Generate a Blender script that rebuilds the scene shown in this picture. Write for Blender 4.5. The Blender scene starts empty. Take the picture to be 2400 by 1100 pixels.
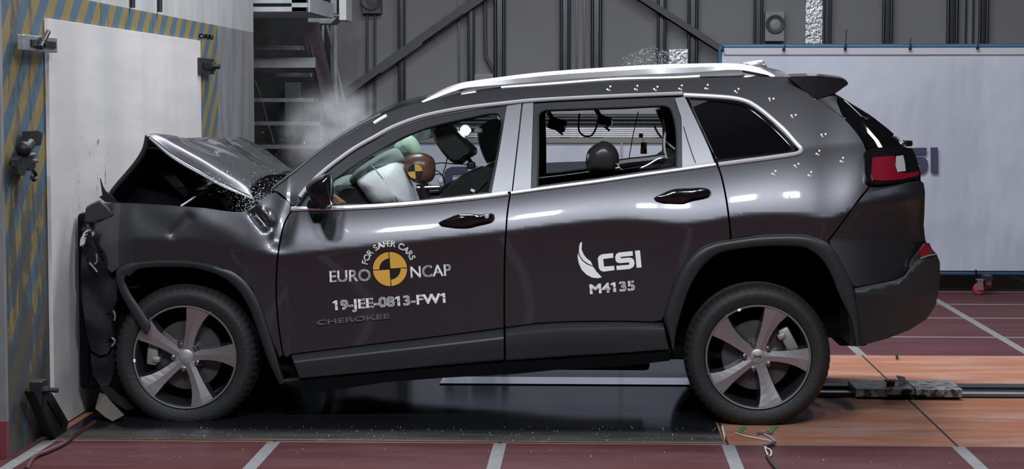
import bpy, bmesh, math, random
from mathutils import Vector, Matrix, noise

# ------------------------------------------------------------------ camera
SC = bpy.context.scene
COL = SC.collection
F = 4650.0
CAM = Vector((0.0, -9.36, 1.55))
YAW = math.radians(2.273)
PIT = math.radians(3.935)
cd = bpy.data.cameras.new('camera')
cd.sensor_width = 36.0
cd.lens = 36.0 * F / 2400.0
cd.clip_end = 100
cam = bpy.data.objects.new('camera', cd)
cam.location = CAM
cam.rotation_euler = (math.pi / 2 - PIT, 0, YAW)
COL.objects.link(cam)
SC.camera = cam
_f = Vector((-math.sin(YAW) * math.cos(PIT), math.cos(YAW) * math.cos(PIT), -math.sin(PIT)))
_r = Vector((math.cos(YAW), math.sin(YAW), 0))
_u = _r.cross(_f)

# ------------------------------------------------------------------ view, world, lights
SC.view_settings.view_transform = 'Standard'
SC.view_settings.look = 'None'
SC.view_settings.gamma = 1.0
SC.view_settings.exposure = 0.0
SC.view_settings.use_curve_mapping = False
SC.cycles.use_denoising = True
SC.cycles.max_bounces = 8
SC.cycles.transparent_max_bounces = 16
SC.cycles.sample_clamp_indirect = 6.0
wd = bpy.data.worlds.new('world')
SC.world = wd
wd.use_nodes = True
wd.node_tree.nodes['Background'].inputs[0].default_value = (0.75, 0.8, 1.0, 1)
wd.node_tree.nodes['Background'].inputs[1].default_value = 0.02


def area(loc, target, sx, sy, power, color=(0.91, 0.955, 1.0), spread=180):
    l = bpy.data.lights.new('ceiling_lamp_light', 'AREA')
    l.shape = 'RECTANGLE'
    l.size, l.size_y = sx, sy
    l.energy = power
    l.color = color
    l.spread = math.radians(spread)
    o = bpy.data.objects.new('ceiling_lamp_light', l)
    o.location = loc
    o.rotation_euler = (Vector(target) - Vector(loc)).to_track_quat('-Z', 'Y').to_euler()
    COL.objects.link(o)
    return o


# lamp banks of the hall: over the near side, over the car, and over the far side
for lx in (-1.98, -1.00, 0.74, 1.82):
    area((lx, -5.3, 5.1), (lx * 0.5, 0.0, 0.9), 0.36, 0.38, 104)
area((-1.3, 2.6, 5.9), (-1.1, 0.9, 0.6), 2.0, 0.7, 320)
area((1.4, 3.2, 5.9), (1.3, 1.0, 0.4), 2.4, 0.7, 340)
area((4.5, -0.5, 5.4), (-2.5, 1.6, 0.8), 0.8, 0.8, 24, spread=100)
area((3.5, 3.2, 5.6), (2.6, 6.6, 0.8), 2.5, 0.8, 30)


# ------------------------------------------------------------------ unprojection: photo pixel -> world point
def ray(px, py):
    return _f + _r * ((px - 1200.0) / F) + _u * ((550.0 - py) / F)


def U(px, py, Y):
    d = ray(px, py)
    return CAM + d * ((Y - CAM.y) / d.y)


def UZ(px, py, Z=0.0):
    d = ray(px, py)
    return CAM + d * ((Z - CAM.z) / d.z)


def UX(px, py, X):
    d = ray(px, py)
    return CAM + d * ((X - CAM.x) / d.x)


# ------------------------------------------------------------------ object helpers
WL = {}


def link_mesh(name, verts, faces, mats, parent=None, smooth=False, fmat=None, normals=None, label=None, origin=None):
    if origin is None:
        xs = [v[0] for v in verts]; ys = [v[1] for v in verts]; zs = [v[2] for v in verts]
        origin = Vector(((min(xs) + max(xs)) / 2, (min(ys) + max(ys)) / 2, min(zs)))
    me = bpy.data.meshes.new(name)
    me.from_pydata([(v[0] - origin.x, v[1] - origin.y, v[2] - origin.z) for v in verts], [], [list(f) for f in faces])
    if not isinstance(mats, (list, tuple)):
        mats = [mats]
    for m in mats:
        me.materials.append(m)
    if fmat:
        for p, i in zip(me.polygons, fmat):
            p.material_index = i
    if smooth:
        for p in me.polygons:
            p.use_smooth = True
    me.update()
    if normals is not None:
        me.normals_split_custom_set_from_vertices([tuple(n) for n in normals])
    o = bpy.data.objects.new(name, me)
    COL.objects.link(o)
    WL[o.name] = origin
    if parent:
        o.parent = parent
        o.location = origin - WL[parent.name]
    else:
        o.location = origin
    if label:
        o['label'] = label
    return o


def tag(o, label, cat, group=None):
    o['label'] = label
    o['category'] = cat
    if group:
        o['group'] = group
    return o


def thing(name, loc, label, cat, group=None):
    o = bpy.data.objects.new(name, None)
    o.empty_display_size = 0.1
    o.location = loc
    COL.objects.link(o)
    WL[o.name] = Vector(loc)
    return tag(o, label, cat, group)


def struct(o):
    o['kind'] = 'structure'
    return o


class MB:
    """collects shapes, then links them as one mesh object"""
    def __init__(self):
        self.v = []; self.f = []; self.m = []

    def add(self, vs, fs, mi=0):
        n = len(self.v)
        self.v += [Vector(x) for x in vs]
        self.f += [[i + n for i in q] for q in fs]
        self.m += [mi] * len(fs)
        return self

    def box(self, c, s, rot=None, mi=0, bev=0.0):
        bm = bmesh.new()
        bmesh.ops.create_cube(bm, size=1)
        bmesh.ops.scale(bm, vec=s, verts=bm.verts)
        if bev > 0:
            bmesh.ops.bevel(bm, geom=bm.edges[:], offset=bev, segments=2, affect='EDGES', profile=0.5)
        M = Matrix.Translation(c) @ (rot.to_4x4() if rot is not None else Matrix())
        bm.verts.index_update()
        self.add([M @ v.co for v in bm.verts], [[v.index for v in f.verts] for f in bm.faces], mi)
        bm.free()
        return self

    def corners(self, lo, hi, mi=0, bev=0.0):
        lo, hi = Vector(lo), Vector(hi)
        return self.box((lo + hi) / 2, hi - lo, None, mi, bev)

    def bar(self, a, b, w, h, mi=0, bev=0.0):
        a, b = Vector(a), Vector(b)
        q = (b - a).to_track_quat('X', 'Z').to_matrix()
        return self.box((a + b) / 2, ((b - a).length, w, h), q, mi, bev)

    def tube(self, pts, r, seg=8, mi=0, cap=True, closed=False):
        pts = [Vector(p) for p in pts]
        n = len(pts)
        rs = r if isinstance(r, (list, tuple)) else [r] * n
        up = None
        rings = []
        for i, p in enumerate(pts):
            if closed:
                t = pts[(i + 1) % n] - pts[i - 1]
            else:
                t = pts[min(i + 1, n - 1)] - pts[max(i - 1, 0)]
            if t.length < 1e-9:
                t = Vector((0, 0, 1))
            t.normalize()
            if up is None:
                up = t.orthogonal().normalized()
            up = (up - t * up.dot(t))
            if up.length < 1e-6:
                up = t.orthogonal()
            up.normalize()
            s = t.cross(up)
            rings.append([p + (up * math.cos(2 * math.pi * k / seg) + s * math.sin(2 * math.pi * k / seg)) * rs[i] for k in range(seg)])
        vs = [q for ring in rings for q in ring]
        fs = []
        for i in range(n if closed else n - 1):
            j = (i + 1) % n
            for k in range(seg):
                l = (k + 1) % seg
                fs.append((i * seg + k, i * seg + l, j * seg + l, j * seg + k))
        if cap and not closed:
            fs.append(tuple(range(seg - 1, -1, -1)))
            fs.append(tuple((n - 1) * seg + k for k in range(seg)))
        return self.add(vs, fs, mi)

    def lathe(self, prof, c, axis='Y', seg=48, mi=0, fn=None, closed=False):
        """prof = [(r, along)] revolved about axis through c"""
        vs = []
        for i, (r, a) in enumerate(prof):
            for k in range(seg):
                t = 2 * math.pi * k / seg
                rr = fn(i, k, r) if fn else r
                x, z = rr * math.cos(t), rr * math.sin(t)
                if axis == 'Y':
                    vs.append(Vector(c) + Vector((x, a, z)))
                elif axis == 'Z':
                    vs.append(Vector(c) + Vector((x, z, a)))
                else:
                    vs.append(Vector(c) + Vector((a, x, z)))
        fs = []
        for i in range(len(prof) - (0 if closed else 1)):
            j = (i + 1) % len(prof)
            for k in range(seg):
                l = (k + 1) % seg
                fs.append((i * seg + k, i * seg + l, j * seg + l, j * seg + k))
        return self.add(vs, fs, mi)

    def sphere(self, c, r, seg=20, rings=12, mi=0):
        r = Vector(r) if not isinstance(r, (int, float)) else Vector((r, r, r))
        vs = [Vector(c) + Vector((0, 0, r.z))]
        for i in range(1, rings):
            p = math.pi * i / rings
            for k in range(seg):
                t = 2 * math.pi * k / seg
                vs.append(Vector(c) + Vector((r.x * math.sin(p) * math.cos(t), r.y * math.sin(p) * math.sin(t), r.z * math.cos(p))))
        vs.append(Vector(c) - Vector((0, 0, r.z)))
        fs = [(0, 1 + k, 1 + (k + 1) % seg) for k in range(seg)]
        for i in range(rings - 2):
            for k in range(seg):
                l = (k + 1) % seg
                a = 1 + i * seg
                fs.append((a + k, a + seg + k, a + seg + l, a + l))
        a = 1 + (rings - 2) * seg
        e = len(vs) - 1
        fs += [(a + k, e, a + (k + 1) % seg) for k in range(seg)]
        return self.add(vs, fs, mi)

    def prism(self, pts, off, mi=0):
        """closed outline of 3D points extruded by vector off"""
        n = len(pts)
        off = Vector(off)
        vs = [Vector(p) for p in pts] + [Vector(p) + off for p in pts]
        fs = [tuple(range(n)), tuple(range(2 * n - 1, n - 1, -1))]
        fs += [(i, n + i, n + (i + 1) % n, (i + 1) % n) for i in range(n)]
        return self.add(vs, fs, mi)

    def loft(self, rings, mi=0, cap=True):
        n = len(rings[0])
        vs = [Vector(p) for r in rings for p in r]
        fs = []
        for i in range(len(rings) - 1):
            for k in range(n):
                l = (k + 1) % n
                fs.append((i * n + k, i * n + l, (i + 1) * n + l, (i + 1) * n + k))
        if cap:
            fs.append(tuple(range(n - 1, -1, -1)))
            fs.append(tuple((len(rings) - 1) * n + k for k in range(n)))
        return self.add(vs, fs, mi)

    def build(self, name, mats, parent=None, smooth=False, label=None, fix=True):
        o = link_mesh(name, self.v, self.f, mats, parent, smooth, self.m, None, label)
        if fix:
            bm = bmesh.new()
            bm.from_mesh(o.data)
            bmesh.ops.recalc_face_normals(bm, faces=bm.faces)
            bm.to_mesh(o.data)
            bm.free()
        if smooth:
            try:
                o.data.set_sharp_from_angle(angle=math.radians(42))
            except Exception:
                pass
        return o


def spline(pts, n=8, closed=False):
    """Catmull-Rom through 2D/3D points"""
    P = [Vector(p) for p in pts]
    out = []
    m = len(P)
    for i in range(m if closed else m - 1):
        if closed:
            p0, p1, p2, p3 = P[i - 1], P[i], P[(i + 1) % m], P[(i + 2) % m]
        else:
            p0, p1, p2, p3 = P[max(i - 1, 0)], P[i], P[i + 1], P[min(i + 2, m - 1)]
        for k in range(n):
            t = k / n
            out.append(0.5 * ((2 * p1) + (p2 - p0) * t + (2 * p0 - 5 * p1 + 4 * p2 - p3) * t * t + (3 * p1 - p0 - 3 * p2 + p3) * t ** 3))
    if not closed:
        out.append(P[-1])
    return out


def sp2(pts, n=5, closed=False):
    return [(p[0], p[1]) for p in spline([(a[0], a[1], 0) for a in pts], n, closed)]


# ------------------------------------------------------------------ materials
def mat(name, col, rough=0.5, metal=0.0, coat=0.0, coat_rough=0.05, spec=0.5, noise_amt=0.0, noise_scale=10.0, bump=0.0, bump_scale=40.0, emit=None):
    m = bpy.data.materials.new(name)
    m.use_nodes = True
    nt = m.node_tree
    b = nt.nodes['Principled BSDF']
    b.inputs['Base Color'].default_value = (*col, 1)
    b.inputs['Roughness'].default_value = rough
    b.inputs['Metallic'].default_value = metal
    b.inputs['Coat Weight'].default_value = coat
    b.inputs['Coat Roughness'].default_value = coat_rough
    b.inputs['Specular IOR Level'].default_value = spec
    if emit:
        b.inputs['Emission Color'].default_value = (*emit[:3], 1)
        b.inputs['Emission Strength'].default_value = emit[3]
    if noise_amt > 0 or bump > 0:
        tc = nt.nodes.new('ShaderNodeTexCoord')
    if noise_amt > 0:
        nz = nt.nodes.new('ShaderNodeTexNoise')
        nz.inputs['Scale'].default_value = noise_scale
        nz.inputs['Detail'].default_value = 6
        nt.links.new(tc.outputs['Object'], nz.inputs['Vector'])
        mx = nt.nodes.new('ShaderNodeMix')
        mx.data_type = 'RGBA'
        mx.inputs[6].default_value = (*[c * (1 - noise_amt) for c in col], 1)
        mx.inputs[7].default_value = (*[min(1, c * (1 + noise_amt)) for c in col], 1)
        nt.links.new(nz.outputs['Fac'], mx.inputs[0])
        nt.links.new(mx.outputs[2], b.inputs['Base Color'])
    if bump > 0:
        nb = nt.nodes.new('ShaderNodeTexNoise')
        nb.inputs['Scale'].default_value = bump_scale
        nb.inputs['Detail'].default_value = 5
        nt.links.new(tc.outputs['Object'], nb.inputs['Vector'])
        bp = nt.nodes.new('ShaderNodeBump')
        bp.inputs['Strength'].default_value = bump
        bp.inputs['Distance'].default_value = 0.02
        nt.links.new(nb.outputs['Fac'], bp.inputs['Height'])
        nt.links.new(bp.outputs['Normal'], b.inputs['Normal'])
    return m


def glass_mat(name, tint=(0.9, 0.95, 0.93), gloss=0.12, rough=0.02):
    m = bpy.data.materials.new(name)
    m.use_nodes = True
    nt = m.node_tree
    nt.nodes.remove(nt.nodes['Principled BSDF'])
    out = nt.nodes['Material Output']
    tr = nt.nodes.new('ShaderNodeBsdfTransparent')
    tr.inputs[0].default_value = (*tint, 1)
    gl = nt.nodes.new('ShaderNodeBsdfGlossy')
    gl.inputs['Roughness'].default_value = rough
    lw = nt.nodes.new('ShaderNodeLayerWeight')
    lw.inputs[0].default_value = 0.25
    ml = nt.nodes.new('ShaderNodeMath')
    ml.operation = 'MULTIPLY_ADD'
    ml.inputs[1].default_value = 0.5
    ml.inputs[2].default_value = gloss * 0.4
    nt.links.new(lw.outputs['Fresnel'], ml.inputs[0])
    mx = nt.nodes.new('ShaderNodeMixShader')
    nt.links.new(ml.outputs[0], mx.inputs[0])
    nt.links.new(tr.outputs[0], mx.inputs[1])
    nt.links.new(gl.outputs[0], mx.inputs[2])
    nt.links.new(mx.outputs[0], out.inputs[0])
    return m


class NT:
    """small node-graph writer for the larger surface materials"""
    def __init__(self, name, rough=0.6):
        self.m = bpy.data.materials.new(name)
        self.m.use_nodes = True
        self.t = self.m.node_tree
        self.b = self.t.nodes['Principled BSDF']
        self.b.inputs['Roughness'].default_value = rough
        geo = self.t.nodes.new('ShaderNodeNewGeometry')
        sx = self.t.nodes.new('ShaderNodeSeparateXYZ')
        self.pos = geo.outputs['Position']
        self.nrm = geo.outputs['Normal']
        self.t.links.new(self.pos, sx.inputs[0])
        self.x, self.y, self.z = sx.outputs[0], sx.outputs[1], sx.outputs[2]

    def _in(self, node, i, v):
        if hasattr(v, 'is_linked') or hasattr(v, 'links'):
            self.t.links.new(v, node.inputs[i])
        else:
            node.inputs[i].default_value = v

    def op(self, o, a, b=0.0, c=None):
        n = self.t.nodes.new('ShaderNodeMath')
        n.operation = o
        self._in(n, 0, a); self._in(n, 1, b)
        if c is not None:
            self._in(n, 2, c)
        return n.outputs[0]

    def between(self, v, lo, hi):
        return self.op('MULTIPLY', self.op('GREATER_THAN', v, lo), self.op('LESS_THAN', v, hi))

    def noise(self, scale, detail=5, rough=0.55, stretch=None):
        n = self.t.nodes.new('ShaderNodeTexNoise')
        n.inputs['Scale'].default_value = scale
        n.inputs['Detail'].default_value = detail
        n.inputs['Roughness'].default_value = rough
        if stretch:
            mp = self.t.nodes.new('ShaderNodeMapping')
            mp.inputs['Scale'].default_value = stretch
            self.t.links.new(self.pos, mp.inputs[0])
            self.t.links.new(mp.outputs[0], n.inputs['Vector'])
        else:
            self.t.links.new(self.pos, n.inputs['Vector'])
        return n.outputs['Fac']

    def step(self, v, lo, hi):
        n = self.t.nodes.new('ShaderNodeMapRange')
        n.interpolation_type = 'SMOOTHSTEP'
        self._in(n, 0, v)
        n.inputs[1].default_value = lo
        n.inputs[2].default_value = hi
        return n.outputs[0]

    def mix(self, fac, a, b):
        n = self.t.nodes.new('ShaderNodeMix')
        n.data_type = 'RGBA'
        self._in(n, 0, fac)
        for i, v in ((6, a), (7, b)):
            if isinstance(v, tuple):
                n.inputs[i].default_value = (*v[:3], 1)
            else:
                self.t.links.new(v, n.inputs[i])
        return n.outputs[2]

    def color(self, c):
        self.t.links.new(c, self.b.inputs['Base Color'])

    def rough(self, c):
        self.t.links.new(c, self.b.inputs['Roughness'])

    def bump(self, h, strength=0.3, dist=0.02):
        n = self.t.nodes.new('ShaderNodeBump')
        n.inputs['Strength'].default_value = strength
        n.inputs['Distance'].default_value = dist
        self.t.links.new(h, n.inputs['Height'])
        self.t.links.new(n.outputs[0], self.b.inputs['Normal'])


M = {}
# paint: dark grey metallic with fine flake
def paint_mat():
    n = NT('dark_grey_metallic_paint', 0.37)
    fl = n.noise(900.0, 2)
    n.color(n.mix(n.step(fl, 0.35, 0.75), (0.080, 0.080, 0.090), (0.125, 0.125, 0.138)))
    n.b.inputs['Metallic'].default_value = 0.92
    n.b.inputs['Coat Weight'].default_value = 1.0
    n.b.inputs['Coat Roughness'].default_value = 0.04
    return n.m


M['paint'] = paint_mat()
M['cladding'] = mat('dark_plastic_cladding', (0.022, 0.023, 0.026), 0.42, spec=0.45, bump=0.04, bump_scale=300)
M['black'] = mat('black_plastic', (0.008, 0.008, 0.009), 0.5, spec=0.3)
M['deep'] = mat('dark_inner_steel', (0.004, 0.004, 0.005), 0.8, spec=0.1)
M['gloss_black'] = mat('gloss_black_plastic', (0.006, 0.006, 0.007), 0.12, coat=0.6)
M['satin'] = mat('satin_grey_pillar_trim', (0.30, 0.30, 0.325), 0.46, metal=0.8)
M['frame'] = mat('satin_dark_frame', (0.045, 0.047, 0.053), 0.48, metal=0.6)
M['chrome'] = mat('bright_chrome_trim', (0.86, 0.86, 0.90), 0.25, metal=0.55)
M['badge'] = mat('dark_chrome_badge', (0.50, 0.50, 0.53), 0.22, metal=0.85)
M['rail'] = mat('satin_silver_roof_rail', (0.72, 0.71, 0.74), 0.32, metal=0.85)
M['rubber'] = mat('tyre_rubber', (0.014, 0.014, 0.015), 0.62, bump=0.15, bump_scale=60)
M['alloy'] = mat('machined_alloy', (0.55, 0.54, 0.56), 0.36, metal=0.9)
M['alloy_dark'] = mat('dark_painted_alloy', (0.045, 0.047, 0.052), 0.2, metal=0.5, coat=0.6)
M['disc'] = mat('brake_disc_steel', (0.13, 0.13, 0.135), 0.4, metal=0.8, noise_amt=0.3)
M['caliper'] = mat('cast_caliper_metal', (0.32, 0.31, 0.31), 0.5, metal=0.5)
M['nut'] = mat('chrome_lug_nut', (0.34, 0.33, 0.34), 0.3, metal=1.0)
M['cap'] = mat('matt_silver_cap', (0.40, 0.39, 0.41), 0.45, metal=0.6)
M['nose'] = mat('dusty_black_plastic', (0.010, 0.010, 0.0115), 0.75, spec=0.25, noise_amt=0.4, noise_scale=25)
M['tint'] = mat('dark_privacy_glass', (0.004, 0.004, 0.005), 0.05, coat=1.0, coat_rough=0.02)
M['glass'] = glass_mat('clear_glass', (0.90, 0.93, 0.92), 0.12)
M['screen'] = glass_mat('green_tinted_windshield_glass', (0.62, 0.72, 0.70), 0.25, 0.08)
M['smoked'] = glass_mat('smoked_glass', (0.16, 0.17, 0.18), 0.2)
M['red_lens'] = mat('red_lamp_lens', (0.20, 0.006, 0.018), 0.15, coat=1.0, spec=0.6)
M['white_lens'] = mat('clear_lamp_lens', (0.55, 0.55, 0.56), 0.1, metal=0.3, coat=1.0)
M['decal_white'] = mat('white_vinyl', (0.95, 0.95, 0.97), 0.6)
M['decal_yellow'] = mat('yellow_vinyl', (0.78, 0.42, 0.07), 0.5)
M['decal_black'] = mat('black_vinyl', (0.01, 0.01, 0.011), 0.5)
M['leather'] = mat('black_leather', (0.013, 0.013, 0.014), 0.38, bump=0.1, bump_scale=120)
M['airbag'] = mat('white_airbag_fabric', (0.86, 0.85, 0.90), 0.8, bump=0.15, bump_scale=25)
M['airbag_green'] = mat('pale_green_airbag_fabric', (0.42, 0.55, 0.43), 0.8, bump=0.15, bump_scale=25)
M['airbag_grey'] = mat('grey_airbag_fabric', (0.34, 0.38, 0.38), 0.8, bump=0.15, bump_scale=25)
M['dummy_skin'] = mat('brown_vinyl_skin', (0.17, 0.075, 0.065), 0.33)
M['dummy_dark'] = mat('dark_grey_vinyl_skin', (0.035, 0.033, 0.034), 0.3)
M['dummy_pink'] = mat('pink_vinyl_skin', (0.36, 0.16, 0.12), 0.45)
M['dummy_blue'] = mat('blue_jacket_cloth', (0.02, 0.03, 0.09), 0.7)
M['bare_metal'] = mat('bare_metal', (0.42, 0.42, 0.44), 0.35, metal=0.9, noise_amt=0.3)
M['dark_steel'] = mat('dark_worn_steel', (0.028, 0.029, 0.032), 0.45, metal=0.5, noise_amt=0.5, noise_scale=30)
M['galv'] = mat('galvanised_steel', (0.40, 0.41, 0.43), 0.38, metal=0.8, noise_amt=0.35, noise_scale=14, bump=0.1)
M['stud'] = mat('rolled_steel_stud', (0.075, 0.08, 0.092), 0.3, metal=0.75, noise_amt=0.25, noise_scale=9)
M['brace'] = mat('grey_painted_steel_brace', (0.085, 0.085, 0.088), 0.6, noise_amt=0.3, noise_scale=40)
M['pale_steel'] = mat('pale_painted_steel', (0.34, 0.37, 0.39), 0.55, noise_amt=0.3, noise_scale=12)
M['stair_steel'] = mat('grey_stair_steel', (0.34, 0.35, 0.37), 0.55, noise_amt=0.35, noise_scale=20)
M['white_paint'] = mat('white_painted_sheet', (0.62, 0.62, 0.64), 0.45, noise_amt=0.12)
M['grey_box'] = mat('grey_enclosure', (0.27, 0.27, 0.28), 0.5)
M['blue_frame'] = mat('blue_painted_tube', (0.035, 0.085, 0.16), 0.45)
M['shard'] = mat('broken_glass_crumbs', (0.80, 0.83, 0.84), 0.05, spec=1.0)
M['brown_rubber'] = mat('brown_dusty_liner', (0.10, 0.085, 0.072), 0.75, noise_amt=0.35, noise_scale=30)
M['wire_white'] = mat('white_cable', (0.6, 0.58, 0.58), 0.5)
M['green_tape'] = mat('green_tape', (0.05, 0.19, 0.075), 0.6)
M['banner_blue'] = mat('navy_print', (0.035, 0.035, 0.085), 0.7)
M['red_wheel'] = mat('red_castor_tyre', (0.30, 0.03, 0.05), 0.5)
M['foil'] = mat('crinkled_foil', (0.62, 0.64, 0.66), 0.3, metal=0.85, noise_amt=0.3, noise_scale=25, bump=0.9, bump_scale=30)


def canvas_mat():
    n = NT('white_banner_canvas', 0.75)
    a = n.noise(1.3, 3)
    n.color(n.mix(n.step(a, 0.3, 0.7), (0.37, 0.385, 0.455), (0.43, 0.445, 0.52)))
    n.bump(n.noise(1.8, 3, stretch=(1.0, 1.0, 0.45)), 0.5, 0.12)
    return n.m


M['canvas'] = canvas_mat()


def floor_mat():
    n = NT('painted_test_floor', 0.4)
    dirt = n.noise(2.2, 8, 0.65, (0.5, 2.2, 1))
    speck = n.noise(38.0, 4, 0.7, (0.5, 2.0, 1))
    red = n.mix(n.step(dirt, 0.35, 0.75), (0.066, 0.021, 0.024), (0.092, 0.040, 0.045))
    org = n.mix(n.step(dirt, 0.40, 0.66), (0.30, 0.115, 0.062), (0.34, 0.20, 0.16))
    scuff = n.op('MULTIPLY', n.step(n.noise(3.5, 9, 0.72, (0.35, 2.6, 1)), 0.56, 0.68), 0.75)
    org = n.mix(scuff, org, (0.13, 0.115, 0.11))
    wear = n.op('MULTIPLY', n.step(n.noise(6.0, 8, 0.7, (0.3, 3.0, 1)), 0.62, 0.70), 0.6)
    org = n.mix(wear, org, (0.30, 0.27, 0.27))
    inor = n.between(n.y, Y_ORG0, Y_ORG1)
    c = n.mix(inor, red, org)
    # tape along Y every metre, outside the orange lane; grooves inside it
    fx = n.op('FRACT', n.op('DIVIDE', n.op('SUBTRACT', n.x, X_TAPE - 50 * TAPE), TAPE))
    dx = n.op('MULTIPLY', n.op('MINIMUM', fx, n.op('SUBTRACT', 1.0, fx)), TAPE)
    tapel = n.op('MULTIPLY', n.op('LESS_THAN', dx, 0.029), n.op('SUBTRACT', 1.0, inor))
    groove = n.op('MULTIPLY', n.op('LESS_THAN', dx, 0.006), inor)
    tapec = n.mix(n.step(speck, 0.4, 0.7), (0.17, 0.172, 0.176), (0.24, 0.245, 0.25))
    c = n.mix(tapel, c, tapec)
    c = n.mix(groove, c, (0.03, 0.025, 0.022))
    for yy in Y_LINES:
        c = n.mix(n.op('MULTIPLY', n.between(n.y, yy - 0.028, yy + 0.028), 0.7), c, (0.22, 0.205, 0.21))
    c = n.mix(n.between(n.y, Y_ORG0 + 0.02, Y_ORG0 + 0.028), c, (0.06, 0.035, 0.03))
    c = n.mix(n.op('MULTIPLY', n.step(speck, 0.66, 0.72), 0.35), c, (0.5, 0.46, 0.46))
    n.color(c)
    n.rough(n.op('ADD', 0.34, n.op('MULTIPLY', dirt, 0.3)))
    n.b.inputs['Specular IOR Level'].default_value = 0.05
    n.bump(speck, 0.08, 0.01)
    return n.m


def barrier_mat():
    n = NT('striped_barrier_paint', 0.6)
    conc_n = n.noise(4.0, 7, 0.65, (1, 1, 0.35))
    conc = n.mix(n.step(conc_n, 0.3, 0.75), (0.13, 0.133, 0.14), (0.23, 0.235, 0.245))
    white = n.mix(n.step(conc_n, 0.3, 0.7), (0.30, 0.305, 0.31), (0.40, 0.41, 0.415))
    ph = n.op('FRACT', n.op('ADD', n.op('DIVIDE', n.op('SUBTRACT', n.y, n.op('MULTIPLY', n.z, 1.12)), 0.285), 40.1))
    edge = n.op('ADD', ph, n.op('MULTIPLY', n.op('SUBTRACT', n.noise(9.0, 5), 0.5), 0.06))
    st = n.op('GREATER_THAN', edge, 0.5)
    blue = n.mix(n.noise(14.0, 4), (0.035, 0.075, 0.115), (0.065, 0.125, 0.175))
    yel = n.mix(n.noise(14.0, 4), (0.15, 0.108, 0.034), (0.23, 0.172, 0.062))
    stripe = n.mix(st, blue, yel)
    # black wear, heavier low down and near the front corner, with ragged shapes
    wn = n.noise(5.0, 10, 0.75, (1, 1.6, 0.45))
    low = n.op('ADD', n.op('MULTIPLY', n.step(n.z, 1.5, 0.15), 0.16), n.op('MULTIPLY', n.step(n.y, 0.0, -0.8), 0.07))
    wear = n.step(n.op('ADD', wn, low), 0.585, 0.66)
    stripe = n.mix(n.op('MULTIPLY', wear, 0.85), stripe, (0.045, 0.044, 0.045))
    front = n.op('GREATER_THAN', n.nrm_x, 0.5)
    inst = n.op('MULTIPLY', n.op('MULTIPLY', n.between(n.y, -0.955, Y_STRIPE), n.op('LESS_THAN', n.z, Z_STRIPE)), front)
    base = n.mix(n.op('GREATER_THAN', n.z, Z_STRIPE), conc, white)
    base = n.mix(n.op('MULTIPLY', n.op('LESS_THAN', n.z, 0.16), n.op('LESS_THAN', n.y, -0.9)), base, (0.17, 0.03, 0.04))
    n.color(n.mix(inst, base, stripe))
    n.bump(wn, 0.15, 0.01)
    return n.m


def _ntx(self):
    s = self.t.nodes.new('ShaderNodeSeparateXYZ')
    self.t.links.new(self.nrm, s.inputs[0])
    return s.outputs[0]


NT.nrm_x = property(_ntx)


def wood_mat():
    n = NT('pale_plywood', 0.55)
    g = n.noise(1.5, 6, 0.6, (1, 0.7, 5.0))
    h = n.noise(0.9, 2)
    c = n.mix(n.step(g, 0.3, 0.7), (0.49, 0.465, 0.47), (0.57, 0.545, 0.55))
    c = n.mix(n.op('MULTIPLY', n.step(h, 0.5, 0.7), 0.35), c, (0.46, 0.44, 0.45))
    chips = n.op('MULTIPLY', n.step(n.noise(13.0, 5, 0.7, (1, 1, 0.6)), 0.635, 0.65), n.op('MULTIPLY', n.between(n.z, 0.25, 1.5), n.between(n.y, 0.1, 0.9)))
    band = n.op('MULTIPLY', n.step(n.noise(1.1, 2, 0.5, (1, 1.6, 0.3)), 0.45, 0.68), 0.6)  # faint shadow shapes and bright streaks on the board, put into its colour
    c = n.mix(band, c, (0.43, 0.415, 0.425))
    c = n.mix(n.op('MULTIPLY', chips, 0.7), c, (0.10, 0.10, 0.11))
    n.color(c)
    return n.m


def pit_mat():
    n = NT('glossy_black_pit_cover', 0.08)
    d = n.noise(3.0, 8, 0.7, (0.4, 2.5, 1))
    fine = n.noise(40.0, 4, 0.7, (0.3, 2.0, 1))
    edge = n.step(n.y, Y_PIT0 + 0.34, Y_PIT0 + 0.12)
    dust = n.op('MULTIPLY', edge, n.step(d, 0.25, 0.6))
    c = n.mix(dust, (0.010, 0.011, 0.013), (0.085, 0.076, 0.072))
    c = n.mix(n.op('MULTIPLY', n.step(fine, 0.63, 0.72), n.op('ADD', 0.05, n.op('MULTIPLY', edge, 0.35))), c, (0.3, 0.28, 0.27))
    df = n.t.nodes.new('ShaderNodeBsdfDiffuse')
    n.t.links.new(c, df.inputs[0])
    gl = n.t.nodes.new('ShaderNodeBsdfGlossy')
    gl.inputs[0].default_value = (0.85, 0.87, 0.92, 1)
    n.t.links.new(n.op('ADD', n.op('MULTIPLY', edge, 0.35), n.op('ADD', 0.04, n.op('MULTIPLY', d, 0.10))), gl.inputs['Roughness'])
    mx = n.t.nodes.new('ShaderNodeMixShader')
    n.t.links.new(n.op('SUBTRACT', 0.20, n.op('MULTIPLY', edge, 0.12)), mx.inputs[0])
    n.t.links.new(df.outputs[0], mx.inputs[1])
    n.t.links.new(gl.outputs[0], mx.inputs[2])
    n.t.links.new(mx.outputs[0], n.t.nodes['Material Output'].inputs[0])
    return n.m


def wall_mat():
    n = NT('grey_sandwich_panel', 0.6)
    rib = n.op('PINGPONG', n.op('MULTIPLY', n.x, 16.0), 1.0)
    a = n.noise(0.7, 3)
    n.color(n.mix(n.step(a, 0.3, 0.7), (0.19, 0.183, 0.193), (0.225, 0.217, 0.227)))
    n.bump(n.op('GREATER_THAN', rib, 0.8), 0.12, 0.01)
    return n.m


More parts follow.
